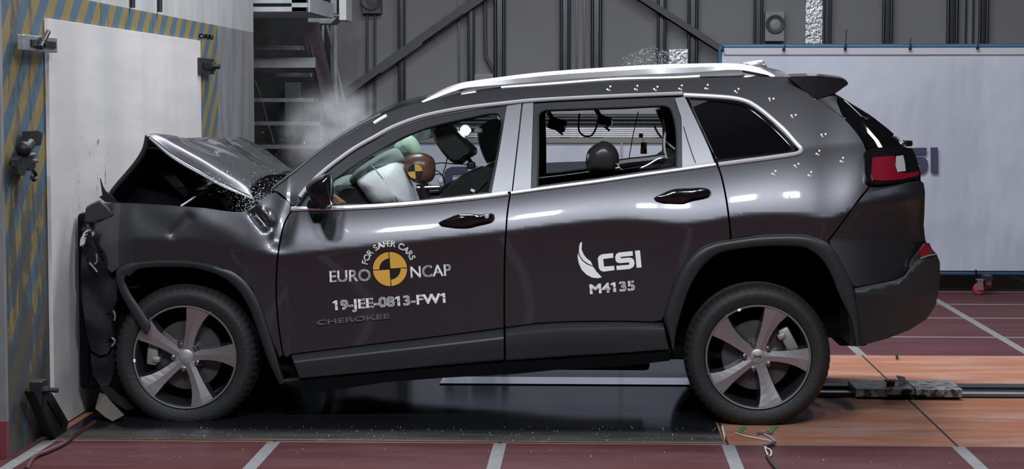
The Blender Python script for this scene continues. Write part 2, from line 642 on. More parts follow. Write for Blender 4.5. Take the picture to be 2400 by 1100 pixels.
# measured positions on the floor
Y_ORG0 = UZ(1300, 1041).y
Y_ORG1 = UZ(2200, 834).y
X_TAPE = UZ(1707, 1046).x
TAPE = (UZ(2240, 1047).x - UZ(638, 1036).x) / 3.0
Y_LINES = [UZ(2300, 791).y, UZ(2300, 746).y, UZ(2300, 714).y, UZ(2300, 684).y]
BX = -2.51                                   # face of the barrier block
Y_STRIPE = UX(511, 200, BX).y
Z_STRIPE = UX(510, 60, BX).z
Y_PIT0 = UZ(1000, 1036).y

# ------------------------------------------------------------------ the hall
fl = MB().corners((-7, -18, -0.2), (14, 12.0, 0.0)).build('floor', floor_mat())
struct(fl)
WB = 9.0
struct(MB().corners((-7, WB, 0), (14, WB + 0.2, 7)).build('wall_back', wall_mat()))
struct(MB().corners((-7, -18.2, 0), (14, -18, 7)).build('wall_front', mat('dim_front_wall', (0.10, 0.10, 0.11), 0.7)))
struct(MB().corners((14, -18, 0), (14.2, 12, 7)).build('wall_right', mat('dim_side_wall', (0.12, 0.12, 0.13), 0.7)))
struct(MB().corners((-7.2, -18, 0), (-7, 12, 7)).build('wall_far_left', mat('dim_left_wall', (0.10, 0.10, 0.11), 0.7)))
struct(MB().corners((-7, -18, 7), (14, 12, 7.2)).build('ceiling', mat('dark_ceiling', (0.05, 0.05, 0.055), 0.8)))
YC = UX(595, 200, BX).y
wl = MB().corners((-6.0, -0.99, 0), (BX, YC, 6.5)).build('wall_left', barrier_mat())
struct(wl)

# pit cover under the car
pr = UZ(1694, 1036)
pc = MB().corners((BX + 0.07, Y_PIT0, 0.0), (pr.x, 2.5, 0.006), 0, 0.002).build('pit_cover', pit_mat())
tag(pc, 'glossy black pit cover plate set in the floor under the car', 'floor plate')

# board on the barrier
t0, t1 = UX(114, 40, BX + 0.022), UX(470, 98, BX + 0.022)
yb0, yb1, zb0, zb1 = UX(122, 600, BX + 0.022).y, t1.y, t0.z, t1.z
zt = (t0.z + t1.z) / 2
bd = MB().corners((BX + 0.002, yb0, 0.008), (BX + 0.022, yb1, zt), 0, 0.002).build('plywood_board', wood_mat())
tag(bd, 'large pale plywood board fixed on the striped barrier face', 'board')
PB = BX + 0.022


def clampmb(y0, y1, z0, z1, d=0.09):
    """C-channel with a bolt"""
    mb = MB()
    mb.corners((PB, y0, z0), (PB + 0.012, y1, z1), 0, 0.002)
    mb.corners((PB, y0, z1 - 0.012), (PB + d, y1, z1), 0, 0.002)
    mb.corners((PB, y0, z0), (PB + d, y1, z0 + 0.012), 0, 0.002)
    return mb


# upper left clamp: galvanised channel across the board edge
XF = PB + 0.04
a, b = UX(57, 80, XF), UX(135, 130, XF)
za, zb = UX(62, 118, XF).z, UX(62, 81, XF).z
zm = (za + zb) / 2
cl = thing('board_clamp', (PB, (a.y + b.y) / 2, za), 'galvanised clamp block at the upper near corner of the plywood board', 'clamp', 'clamps on the barrier')
mb = MB().corners((PB + 0.008, a.y, za), (XF, b.y, zb), 0, 0.004)
mb.build('clamp_body', M['galv'], cl)
mb = MB().corners((XF, a.y + 0.09, zm - 0.016), (XF + 0.008, b.y - 0.05, zm + 0.016), 0, 0.003)
mb.build('slot_plate', M['black'], cl)
ym = a.y + (b.y - a.y) * 0.42
mb = MB().lathe([(0.0, 0.0), (0.030, 0.0), (0.030, 0.012), (0.018, 0.012), (0.018, 0.03), (0.0, 0.03)], (XF + 0.006, ym, zm), 'X', 6).box((XF + 0.02, ym + 0.02, zm + 0.02), (0.02, 0.16, 0.018), Matrix.Rotation(0.5, 3, 'X'), 0, 0.004)
mb.build('bolt', M['dark_steel'], cl)
MB().tube([(BX - 0.02, ym, zm), (PB + 0.02, ym, zm)], 0.014, 8).build('anchor_rod', M['dark_steel'], cl)
# upper right clamp
XF = PB + 0.02
a, b = UX(470, 150, XF), UX(503, 150, XF)
za, zb = UX(480, 173, XF).z, UX(480, 136, XF).z
zm = (za + zb) / 2
cl = thing('board_clamp', (PB, (a.y + b.y) / 2, za), 'dark steel clamp block at the upper far corner of the plywood board', 'clamp', 'clamps on the barrier')
MB().corners((PB + 0.002, a.y, za), (XF, b.y, zb), 0, 0.004).build('clamp_body', M['dark_steel'], cl)
MB().corners((XF, a.y + 0.08, zm - 0.02), (XF + 0.012, b.y - 0.05, zm + 0.02), 0, 0.003).build('slot_plate', M['black'], cl)
MB().lathe([(0.0, 0.0), (0.034, 0.0), (0.034, 0.015), (0.02, 0.015), (0.02, 0.045), (0.0, 0.045)], (XF + 0.008, b.y - 0.10, zm), 'X', 6).build('bolt', M['dark_steel'], cl)
# lower near clamp: black slotted bar leaning against the board
p0, p1 = UX(97, 910, PB + 0.03), UX(140, 1020, PB + 0.03)
cl = thing('board_clamp', (PB + 0.03, p1.y, 0.0), 'black slotted clamp bar at the lower near corner of the plywood board', 'clamp', 'clamps on the barrier')
mb = MB()
o3 = [UX(x, y, PB + 0.06) for x, y in ((80, 918), (122, 922), (161, 990), (155, 1024), (128, 1026))]
for p in o3:
    p.z = max(p.z, 0.004)
mb.prism(o3, (-0.045, 0, 0))
mb.build('clamp_bar', M['black'], cl)
o3 = [UX(x, y, PB + 0.065) for x, y in ((112, 940), (124, 936), (150, 985), (146, 1000))]
MB().prism(o3, (-0.02, 0, 0)).build('slot', M['deep'], cl)
c = UX(105, 915, PB + 0.06)
MB().corners((PB + 0.004, c.y - 0.05, c.z - 0.02), (PB + 0.06, c.y + 0.05, c.z + 0.045), 0, 0.005).build('clamp_block', M['dark_steel'], cl)
MB().lathe([(0.0, 0.0), (0.02, 0.0), (0.02, 0.02), (0.012, 0.02), (0.012, 0.06), (0.0, 0.06)], (PB + 0.06, c.y, c.z), 'X', 6).build('bolt', M['dark_steel'], cl)

# camera on its clamp, on the striped barrier
XB = BX + 0.06
def bxp(x, y, X=XB):
    return UX(x, y, X)
c0 = bxp(66, 385)
cm = thing('clamp_camera', (BX, c0.y, bxp(66, 412).z), 'small black camera on a clamp arm screwed to the striped barrier', 'camera')
mb = MB()
mb.prism([bxp(x, y) for x, y in ((74, 308), (88, 306), (100, 312), (96, 340), (82, 343), (68, 338))], (-0.04, 0, 0))
mb.build('camera_body', M['black'], cm)
mb = MB().tube([bxp(72, 336), bxp(62, 348), bxp(55, 352)], 0.022, 8)
mb.sphere(bxp(55, 350), 0.035, 12, 8)
mb.build('ball_joint', M['black'], cm, True)
mb = MB().prism([bxp(x, y) for x, y in ((46, 366), (80, 363), (84, 392), (72, 400), (64, 392), (58, 412), (42, 408), (41, 388))], (-0.03, 0, 0))
mb.build('clamp_jaw', M['dark_steel'], cm)
mb = MB().tube([bxp(24, 380, BX + 0.02), bxp(45, 381)], 0.018, 8)
mb.build('mounting_pin', M['black'], cm)
mb = MB().tube([bxp(62, 364), bxp(81, 363)], 0.009, 8).tube([bxp(75, 377), bxp(86, 378)], 0.009, 8)
mb.build('screw_bar', M['bare_metal'], cm)
mb = MB().tube(spline([bxp(78, 400), bxp(84, 412), bxp(80, 422), bxp(74, 416)], 5), 0.009, 8)
mb.build('lever', M['dark_steel'], cm, True)

# pipes on the white wall above the barrier, a corner angle and the dark floor hose by the barrier foot
for px in (311, 375):
    a = UX(px, -40, BX + 0.015); b = UX(px, 18 if px < 340 else 28, BX + 0.015)
    o = MB().tube([a, b], 0.014, 8).build('conduit_pipe', M['dark_steel'], None, True)
    tag(o, 'short dark conduit on the white wall above the stripes, ' + ('nearer the camera' if px < 340 else 'farther from the camera'), 'pipe', 'pipes over the barrier')
pts = [UZ(x, y, 0.012) for x, y in ((62, 1100), (80, 1072), (112, 1058), (150, 1040), (168, 1026), (190, 1012), (222, 990))]
o = MB().tube(spline(pts, 6), 0.010, 8).build('floor_cable', mat('dark_red_cable', (0.06, 0.02, 0.02), 0.5), None, True)
tag(o, 'thin dark red cable along the foot of the barrier', 'cable')

# ------------------------------------------------------------------ back wall: studs, braces, boxes
def W(px, py, dy=0.0):
    return U(px, py, WB - dy)


def wall_stud(x0, x1, label, depth=0.12):
    a, b = W(x0, 50, depth).x, W(x1, 50, depth).x
    w = b - a
    t = thing('wall_stud', ((a + b) / 2, WB - depth / 2, 0), label, 'steel stud', 'steel studs along the back wall')
    MB().corners((a + w * 0.2, WB - depth * 0.55, 0), (b - w * 0.2, WB, 6.9)).build('web', M['stud'], t)
    mb = MB()
    for q in (0, 1):
        xx = a if q == 0 else b - w * 0.28
        mb.tube([(xx + w * 0.14, WB - depth * 0.7, 0), (xx + w * 0.14, WB - depth * 0.7, 6.9)], w * 0.15, 10)
        f = mb.build('flange', M['stud'], t, True)
        mb = MB()
    MB().corners((a + w * 0.44, WB - depth * 0.75, 0), (a + w * 0.56, WB - depth * 0.5, 6.9)).build('rib', M['stud'], t)
    return t


STUDS = [(932, 949, 'dark steel stud behind the low end of the left diagonal brace'),
         (1095, 1112, 'steel stud just left of the thin bent conduit'),
         (1157, 1184, 'steel stud just right of the thin bent conduit'),
         (1312, 1337, 'steel stud left of the two thin wall seams over the roof rail'),
         (1385, 1411, 'steel stud right of the two thin wall seams over the roof rail'),
         (1540, 1562, 'steel stud left of the bright metal box over the roof rail'),
         (1612, 1637, 'steel stud right of the bright metal box over the roof rail'),
         (1767, 1789, 'shiny steel stud left of the loudspeaker above the banner'),
         (1929, 1950, 'steel stud right of the crinkled foil strip above the banner'),
         (2069, 2094, 'lone steel stud above the third tie of the banner'),
         (2220, 2248, 'dark steel stud left of the rightmost pair above the banner'),
         (2295, 2319, 'rightmost dark steel stud above the banner')]
for x0, x1, lb in STUDS:
    wall_stud(x0, x1, lb)
for px, lb in ((1352, 'left one of two thin wall seams over the roof rail'), (1370, 'right one of two thin wall seams over the roof rail'), (1076, 'thin dark wall seam left of the steel stud by the bent conduit'),
               (2264, 'left thin seam between the rightmost pair of studs'), (2281, 'right thin seam between the rightmost pair of studs')):
    p = W(px, 50, 0.02)
    o = MB().corners((p.x - 0.008, WB - 0.03, 0), (p.x + 0.008, WB + 0.01, 6.9)).build('wall_seam_strip', M['stud'])
    tag(o, lb, 'seam strip', 'seam strips on the back wall')
for px, lb in ((861, 'left conduit running down from the dark loudspeaker'), (879, 'right conduit running down from the dark loudspeaker')):
    a, b = W(px, 30, 0.04), W(px, 275, 0.04)
    o = MB().tube([a, b], 0.012, 8).build('conduit_pipe', M['brace'], None, True)
    tag(o, lb, 'pipe', 'conduits on the back wall')
pts = [W(x, y, 0.05) for x, y in ((1137, -20), (1137, 60), (1138, 120), (1140, 135), (1155, 165), (1160, 190))]
tag(MB().tube(spline(pts, 5), 0.018, 8).build('conduit_pipe', M['brace'], None, True), 'thin bent conduit running down to the low grey box behind the roof rail', 'pipe')


def brace(p0, p1, w, label):
    a, b = W(p0[0], p0[1], 0.16), W(p1[0], p1[1], 0.16)
    t = thing('diagonal_brace', (min(a.x, b.x), WB - 0.16, 0), label, 'brace', 'diagonal braces on the back wall')
    d = (b - a).normalized()
    n = Vector((-d.z, 0, d.x))
    if n.z < 0:
        n = -n
    MB().prism([a + n * w / 2, b + n * w / 2, b - n * w / 2, a - n * w / 2], (0, 0.012, 0)).build('plate', M['brace'], t)
    MB().prism([a - n * w / 2, b - n * w / 2, b - n * (w / 2 - 0.012), a - n * (w / 2 - 0.012)], (0, 0.09, 0)).build('lip', M['stud'], t)


brace((790, 233), (1180, -46), 0.085, 'long grey diagonal brace rising to the right above the bonnet')
brace((1440, -45), (1700, 122), 0.07, 'grey diagonal brace falling right to the top corner of the banner')


def speaker(x0, y0, x1, y1, cx, cy, r, label, m_body):
    a, b = W(x0, y1, 0.1), W(x1, y0, 0.1)
    t = thing('loudspeaker', ((a.x + b.x) / 2, WB - 0.05, a.z), label, 'loudspeaker', 'loudspeakers on the back wall')
    MB().corners((a.x, WB - 0.1, a.z), (b.x, WB, b.z), 0, 0.006).build('housing', m_body, t)
    c = W(cx, cy, 0.1)
    s = 1 / 253.0
    MB().lathe([(r * s, 0.0), (r * s, -0.012), (r * s * 0.92, -0.02), (r * s * 0.5, 0.004), (r * s * 0.5, 0.01), (0, 0.01)], c, 'Y', 32).build('horn', mat('horn_grey', (0.10, 0.10, 0.105), 0.4), t, True)
    MB().lathe([(r * s * 0.5, 0.004), (r * s * 0.46, -0.008), (0, -0.012)], c, 'Y', 24).build('cone', m_body, t, True)
    return t


speaker(1793, 27, 1839, 97, 1817, 57, 22, 'pale grey square loudspeaker with a round horn above the banner', M['grey_box'])
speaker(848, -40, 893, 32, 870, -1, 25, 'dark square loudspeaker at the top edge left of the long brace', M['brace'])
a, b = W(1567, 152, 0.12), W(1613, 115, 0.12)
tag(MB().corners((a.x, WB - 0.12, a.z), (b.x, WB, b.z), 0, 0.006).build('junction_box', M['foil']), 'bright metal junction box just above the roof rail between two studs', 'box')
a, b = W(1112, 210, 0.1), W(1156, 173, 0.1)
tag(MB().corners((a.x, WB - 0.1, a.z), (b.x, WB, b.z), 0, 0.006).build('junction_box', M['grey_box']), 'grey junction box at the foot of the bent conduit', 'box')
a, b = W(1887, 130, 0.04), W(1928, 0, 0.04)
tag(MB().corners((a.x, WB - 0.05, a.z - 0.2), (b.x, WB - 0.004, 6.8)).build('foil_strip', M['foil']), 'bright crinkled foil strip up the back wall above the banner', 'strip')

# ------------------------------------------------------------------ stairs and platform
def stairs():
    x_r, x_l = -2.36, -4.0
    t = thing('staircase', (x_r, 7.0, 0), 'grey open steel staircase behind the concrete corner', 'staircase')
    rows = [(396, 17.85), (340, 17.5), (285, 17.2), (230, 16.9), (171, 16.55), (107, 16.1)]
    for py, d in rows:
        p = U(700, py, d - 9.36)
        MB().corners((x_l, p.y, p.z - 0.035), (x_r, p.y + 0.24, p.z), 0, 0.004).build('tread', M['stair_steel'], t)
    p = U(700, 148, 16.3 - 9.36)
    MB().corners((x_l, p.y - 0.06, p.z - 0.04), (x_r + 0.10, p.y, p.z + 0.045), 0, 0.004).build('cross_beam', M['pale_steel'], t)
    a, b = U(716, 52, 6.4), U(800, 345, 8.6)
    MB().prism([U(704, 52, 6.5), U(738, 52, 6.5), U(800, 330, 8.4), U(826, 440, 9.0 - 0.05), U(795, 440, 8.95), U(768, 330, 8.4)], (0.03, 0.02, 0)).build('stringer', M['stair_steel'], t)
    return t


stairs()
for (x0, y0, x1, y1, dep, r, lb) in ((785, 40, 787, 360, 8.4, 0.022, 'tall thin post beside the stair stringer behind the smoke'),
                             (757, 48, 752, 330, 8.8, 0.014, 'thin dark pipe behind the stair stringer'),
                             (765, 50, 806, 235, 8.5, 0.012, 'thin slanting stay wire right of the stairs')):
    o = MB().tube([U(x0, y0, dep), U(x1, y1, dep)], r, 8).build('support_post', M['stair_steel'], None, True)
    tag(o, lb, 'post')
# grey cabinet and lines seen behind the treads
xa_, xb_ = -4.6, U(772, 200, 8.9).x
struct(MB().corners((xa_, 8.93, 0), (xb_, 8.995, 3.2)).build('dark_backing_1', mat('dark_backing_sheet', (0.032, 0.032, 0.035), 0.8, noise_amt=0.4)))  # dark sheet added so the wall behind the stairs looks darker
a, b = U(667, 320, 8.6), U(705, 193, 8.6)
tag(MB().corners((a.x, 8.6, a.z), (b.x, 8.9, b.z), 0, 0.01).build('wall_cabinet', M['brace']), 'dim grey cabinet on the wall behind the stair treads', 'cabinet')
a, b = U(705, 320, 8.7), U(748, 185, 8.7)
tag(MB().corners((a.x, 8.7, a.z), (b.x, 8.95, b.z), 0, 0.01).build('wall_cabinet', M['stud']), 'darker wide cabinet right of the dim grey one behind the stair', 'cabinet')
pts = [U(x, y, 8.3) for x, y in ((597, 190), (612, 230), (625, 280), (640, 330), (650, 380))]
tag(MB().tube(spline(pts, 5), 0.012, 8).build('hanging_hose', M['brace'], None, True), 'dark hose hanging behind the left end of the stair treads', 'hose')


def platform():
    yp = 5.6
    a = U(512, 30, yp); b = U(720, 30, yp)
    t = thing('platform', ((a.x + b.x) / 2, yp, a.z), 'pale steel service platform with a grating floor above the stairs', 'platform')
    z0 = U(600, 28, yp).z
    zt_ = U(600, 16, yp).z
    MB().corners((a.x, yp, z0), (b.x, yp + 0.05, zt_), 0, 0.004).build('edge_beam', M['pale_steel'], t)
    z2, z3 = U(600, 8, yp).z, U(600, -16, yp).z
    MB().corners((a.x, yp, z2), (b.x, yp + 0.05, z3), 0, 0.004).build('kick_plate', M['pale_steel'], t)
    MB().corners((b.x - 0.12, yp, z0), (b.x, yp + 0.05, z3 + 1.0), 0, 0.004).build('corner_post', M['pale_steel'], t)
    mb = MB()
    n = 26
    for i in range(n):
        x = a.x + 0.02 + (b.x - a.x - 0.04) * i / (n - 1)
        mb.corners((x - 0.004, yp + 0.05, z0 + 0.004), (x + 0.004, yp + 1.3, z0 + 0.03))
    for i in range(12):
        y = yp + 0.10 + 1.2 * i / 11
        mb.corners((a.x, y, z0 + 0.012), (b.x, y + 0.012, z0 + 0.026))
    mb.build('grating', M['pale_steel'], t)
    c, d = U(716, 26, yp), U(742, 45, yp + 1.6)
    MB().bar((b.x, yp + 0.05, z0 + 0.06), (b.x + 0.02, yp + 1.30, z0 + 0.06), 0.03, 0.12).build('side_beam', M['pale_steel'], t)
    return t


platform()


def lampbox():
    yb = 7.05
    a, b = U(722, 45, yb), U(795, 0, yb)
    t = thing('light_box', (a.x, yb, a.z), 'pale sheet metal box hanging beside the service platform', 'box')
    MB().corners((a.x, yb, U(722, 34, yb).z), (U(778, 0, yb).x, yb + 0.5, U(722, 8, yb).z), 0, 0.004).build('panel', M['white_paint'], t)
    MB().corners((a.x, yb - 0.02, U(722, 38, yb).z), (U(795, 0, yb).x, yb + 0.5, U(722, 34, yb).z)).build('rim', M['grey_box'], t)
    MB().prism([U(722, 39, yb), U(792, 39, yb), U(775, 55, yb), U(722, 55, yb)], (0, 0.4, 0)).build('hood', M['pale_steel'], t)
    MB().corners((U(796, 0, yb).x, yb - 0.05, U(800, 48, yb).z), (U(813, 0, yb).x, yb + 0.35, U(800, -20, yb).z), 0, 0.004).build('end_plate', M['white_paint'], t)
    MB().corners((U(776, 0, yb).x, yb - 0.03, U(800, 33, yb).z), (U(790, 0, yb).x, yb + 0.2, U(800, -30, yb).z), 0, 0.004).build('upright', M['grey_box'], t)
    MB().corners((U(708, 0, yb).x, yb - 0.03, U(710, 33, yb).z), (U(716, 0, yb).x, yb + 0.1, U(710, -40, yb).z), 0, 0.004).build('post', M['white_paint'], t)


lampbox()

# ------------------------------------------------------------------ banners
# block capitals of the lab's mark, in the px of a close-up (1375 x 1100 over 200 x 160)
LC = [(735, 300), (560, 318), (510, 345), (488, 385), (505, 540), (530, 580), (575, 600), (760, 575), (750, 505), (590, 518), (575, 395), (740, 375)]
LS = [(1050, 268), (830, 290), (785, 315), (768, 370), (780, 430), (810, 455), (850, 462), (990, 450), (1000, 475), (985, 488), (785, 505), (795, 575), (1010, 555), (1065, 520), (1082, 470), (1070, 410), (1040, 380), (990, 372), (865, 385), (850, 362), (1052, 342)]
LI = [(1088, 262), (1168, 255), (1195, 530), (1115, 538)]
SW1 = [(215, 123), (235, 125), (228, 240), (260, 320), (310, 385), (375, 432), (408, 505), (330, 470), (260, 420), (205, 350), (185, 290), (187, 200), (200, 145)]
SW2 = [(165, 300), (195, 360), (240, 425), (310, 480), (415, 522), (470, 600), (555, 690), (490, 706), (400, 695), (310, 650), (230, 570), (185, 470), (165, 380)]


def unslant(p):
    x, y = p
    a = math.radians(4.8)
    return ((x - 488) * math.cos(a) - (y - 300) * math.sin(a), (x - 488) * math.sin(a) + (y - 300) * math.cos(a))


def fill_poly(pts):
    """triangulated faces of a 3D outline"""
    from mathutils.geometry import tessellate_polygon
    return [tuple(t) for t in tessellate_polygon([[Vector(p) for p in pts]])]


def banner_letters(x0, y0, h, Y, parent, which=(LC, LS, LI)):
    for L in which:
        q = [unslant(p) for p in L]
        s = h / 285.0
        pts = [U(x0 + a * s, y0 + b * s, Y) for a, b in q]
        mb = MB().add(pts, fill_poly(pts))
        mb.build('printed_letter', M['banner_blue'], parent, fix=False)


def banner_wall(x0, x1, ytop0, ytop1, ybot0, ybot1, Y, label, name='banner_screen', frame=True, ties=()):
    a, b = U(x0, ytop0, Y), U(x1, ytop1, Y)
    c, d = U(x0, ybot0, Y), U(x1, ybot1, Y)
    t = thing(name, ((a.x + b.x) / 2, Y, 0), label, 'banner')
    nx, nz = 40, 14
    vs, fs = [], []
    zt_, zb_ = (a.z + b.z) / 2, (c.z + d.z) / 2
    for i in range(nx + 1):
        for j in range(nz + 1):
            u, v = i / nx, j / nz
            x = a.x + (b.x - a.x) * u
            z = zb_ + (zt_ - zb_) * v
            wob = noise.noise(Vector((x * 1.1 + z * 1.4, z * 0.9, 3.0))) * 0.014 * min(1, v * 5, (1 - v) * 5)
            vs.append(Vector((x, Y + wob, z)))
    for i in range(nx):
        for j in range(nz):
            k = i * (nz + 1) + j
            fs.append((k, k + nz + 1, k + nz + 2, k + 1))
    MB().add(vs, fs).build('canvas', M['canvas'], t, True, fix=False)
    return t, a.x, b.x, zb_, zt_


YBN = 6.55
t, ax, bx, zb_, zt_ = banner_wall(1692, 2640, 116, 108, 629, 640, YBN, 'large white banner on a blue frame behind the car tail')
fz, fz0 = U(2000, 109, YBN).z, U(2300, 641, YBN).z
tb = 0.022
MB().tube([(ax, YBN + 0.03, fz), (bx, YBN + 0.03, fz)], tb, 10).build('frame_tube', M['blue_frame'], t, True)
MB().tube([(ax, YBN + 0.03, fz0), (bx, YBN + 0.03, fz0)], tb, 10).build('frame_tube', M['blue_frame'], t, True)
MB().tube([(ax - 0.01, YBN + 0.03, fz0), (ax - 0.01, YBN + 0.03, fz)], tb, 10).build('frame_tube', M['blue_frame'], t, True)
zh = U(2000, 128, YBN).z
MB().corners((ax + 0.02, YBN - 0.012, zh), (bx, YBN - 0.006, zt_ - 0.004)).build('hem', mat('white_hem', (0.42, 0.41, 0.46), 0.7), t)
for px, py in ((1693, 118), (1837, 116), (1981, 115), (2133, 114), (2291, 112), (2287, 636)):
    p = U(px, py, YBN - 0.03)
    MB().sphere(p, 0.013, 10, 6).tube([p, p + Vector((0.01, 0.02, 0.035 if py < 300 else -0.035))], 0.006, 6).build('tie', M['black'], t, True)
for px, y1 in ((1984, 70), (2135, 88)):
    MB().tube([U(px - 3, 114, YBN - 0.03), U(px, y1, YBN - 0.02)], 0.004, 6).build('tie_tail', M['black'], t)
for px, py, yy in ((2294, 655, YBN - 0.18), (2313, 652, YBN + 0.2)):
    g = U(px, 655, yy)
    MB().lathe([(0.0, -0.016), (0.026, -0.016), (0.042, -0.014), (0.047, 0.0), (0.042, 0.014), (0.026, 0.016), (0.0, 0.016)], (g.x, yy, 0.047), 'Y', 20).build('castor_wheel', M['red_wheel'], t, True)
    mb = MB().corners((g.x - 0.012, yy - 0.026, 0.04), (g.x + 0.03, yy - 0.02, 0.12)).corners((g.x - 0.012, yy + 0.02, 0.04), (g.x + 0.03, yy + 0.026, 0.12)).corners((g.x - 0.02, yy - 0.03, 0.115), (g.x + 0.04, yy + 0.03, 0.125))
    mb.build('castor_fork', M['bare_metal'], t)
g = U(2303, 655, YBN)
MB().corners((g.x - 0.03, YBN - 0.25, 0.125), (g.x + 0.03, YBN + 0.3, fz0)).build('castor_foot', M['dark_steel'], t)
banner_letters(2050, 343, 62, YBN - 0.016, t)

YLN = 7.2
t, ax, bx, zb_, zt_ = banner_wall(968, 1684, 335, 335, 600, 604, YLN, 'low white banner seen through the car windows')
z0, z1 = U(1400, 335, YLN).z, U(1400, 324, YLN).z
MB().corners((ax, YLN - 0.02, z0), (bx, YLN + 0.03, z1)).build('frame_rail', mat('grey_frame_rail', (0.16, 0.155, 0.15), 0.5), t)
for xx in (ax, bx - 0.04):
    MB().corners((xx, YLN, 0), (xx + 0.04, YLN + 0.04, z0)).build('frame_leg', M['brace'], t)
p = U(1457, 300, YLN - 0.02)
MB().corners((p.x - 0.006, YLN - 0.02, zb_), (p.x + 0.006, YLN - 0.014, z0)).build('seam', M['grey_box'], t)
banner_letters(1043, 386, 62, YLN - 0.02, t)

# light beam of the far side: ribbed white profile, pipes and clamps above the low banner
YG = 7.6
g = thing('equipment_beam', (U(1300, 310, YG).x, YG, 0), 'ribbed white aluminium beam over dark pipes seen through the rear door window', 'beam')
xa, xb = U(965, 310, YG).x, U(1690, 310, YG).x
mb = MB()
zz0, zz1 = U(1400, 323, YG).z, U(1400, 300, YG).z
for k in range(5):
    za = zz0 + (zz1 - zz0) * k / 5
    mb.corners((xa, YG - 0.02, za + 0.004), (xb, YG + 0.06, za + (zz1 - zz0) / 5), 0, 0.003)
mb.build('ribbed_profile', M['white_paint'], g)
for py, r in ((273, 0.022), (279, 0.02), (288, 0.018)):
    p, q = U(965, py, YG), U(1690, py, YG)
    MB().tube([(xa, YG, p.z), (xb, YG, p.z)], r, 10).build('pipe', M['dark_steel'], g, True)
zz2, zz3 = U(1400, 268, YG).z, U(1400, 236, YG).z
mb = MB()
for k in range(8):
    za = zz2 + (zz3 - zz2) * k / 8
    mb.corners((xa, YG + 0.02, za), (xb, YG + 0.06, za + 0.012))
mb.build('louvre', M['grey_box'], g)
zzz = U(1400, 300, YG).z
MB().corners((xa, YG + 0.05, zzz), (xb, YG + 0.06, zz2)).build('backing_strip', M['stair_steel'], g)
for px in (967, 1680):
    p = U(px, 300, YG)
    MB().corners((p.x - 0.03, YG + 0.06, 0), (p.x + 0.03, YG + 0.12, zz3)).build('upright', M['stair_steel'], g)


# ------------------------------------------------------------------ tow trolley, rail, small floor things
def rail():
    y0, y1 = UZ(2300, 934).y, UZ(2300, 908).y
    xe = 6.0
    xs = UZ(1850, 920).x
    t = thing('guide_rail', (1.0, (y0 + y1) / 2, 0), 'steel guide rail along the orange lane under and behind the car', 'rail')
    MB().corners((xs, y0, 0.004), (xe, y1, 0.0095)).build('channel_bed', M['dark_steel'], t)
    w = (y1 - y0)
    MB().corners((xs, y0 + w * 0.10, 0.004), (xe, y0 + w * 0.24, 0.020), 0, 0.002).build('rail_head', M['bare_metal'], t)
    MB().corners((xs, y0 + w * 0.62, 0.004), (xe, y0 + w * 0.92, 0.024), 0, 0.003).build('cover_strip', M['dark_steel'], t)


rail()
q0, q1 = UZ(1030, 899, 0.012), UZ(1612, 886, 0.012)
tag(MB().corners((q0.x, q0.y, 0.0065), (q1.x, q1.y, 0.012), 0, 0.002).build('floor_strip', mat('polished_floor_strip', (0.75, 0.76, 0.80), 0.15, metal=1.0, noise_amt=0.1)), 'pale polished strip on the black plate under the car', 'strip')


def trolley():
    yf = UZ(2120, 938).y
    x0, x1 = U(2006, 920, yf).x, U(2256, 920, yf).x
    z1 = U(2100, 912, yf).z
    yk = yf + 0.32
    t = thing('tow_trolley', ((x0 + x1) / 2, yf, 0.01), 'worn steel tow trolley block on the rail behind the rear wheel', 'trolley')
    worn = NT('worn_painted_steel', 0.4)
    a = worn.noise(18.0, 8, 0.7)
    worn.color(worn.mix(worn.step(a, 0.42, 0.56), (0.03, 0.03, 0.032), (0.30, 0.31, 0.315)))
    worn.b.inputs['Metallic'].default_value = 0.3
    xm = U(2145, 920, yf).x
    MB().corners((x0, yf, 0.014), (xm - 0.003, yk, z1), 0, 0.003).build('block', worn.m, t)
    MB().corners((xm + 0.003, yf, 0.014), (x1, yk, z1), 0, 0.003).build('block', worn.m, t)
    MB().corners((U(2092, 0, yf).x, yf - 0.006, 0.013), (U(2185, 0, yf).x, yf + 0.02, 0.026)).build('slot_bar', M['deep'], t)
    MB().corners((U(2130, 0, yf).x, yf - 0.006, 0.026), (U(2147, 0, yf).x, yf + 0.02, z1 - 0.006)).build('latch', M['black'], t)
    p = U(2088, 900, yf + 0.12)
    MB().lathe([(0.0, 0.0), (0.022, 0.0), (0.022, 0.02), (0.035, 0.022), (0.035, 0.027), (0.0, 0.028)], (p.x, yf + 0.13, z1), 'Z', 16).build('knob', mat('rusty_steel', (0.12, 0.06, 0.05), 0.5), t, True)
    p = U(2112, 888, yf + 0.2)
    MB().prism([U(2101, 881, yf + 0.2), U(2120, 884, yf + 0.2), U(2127, 899, yf + 0.2), U(2108, 897, yf + 0.2)], (0, 0.015, 0)).build('hook_plate', M['white_paint'], t)


trolley()
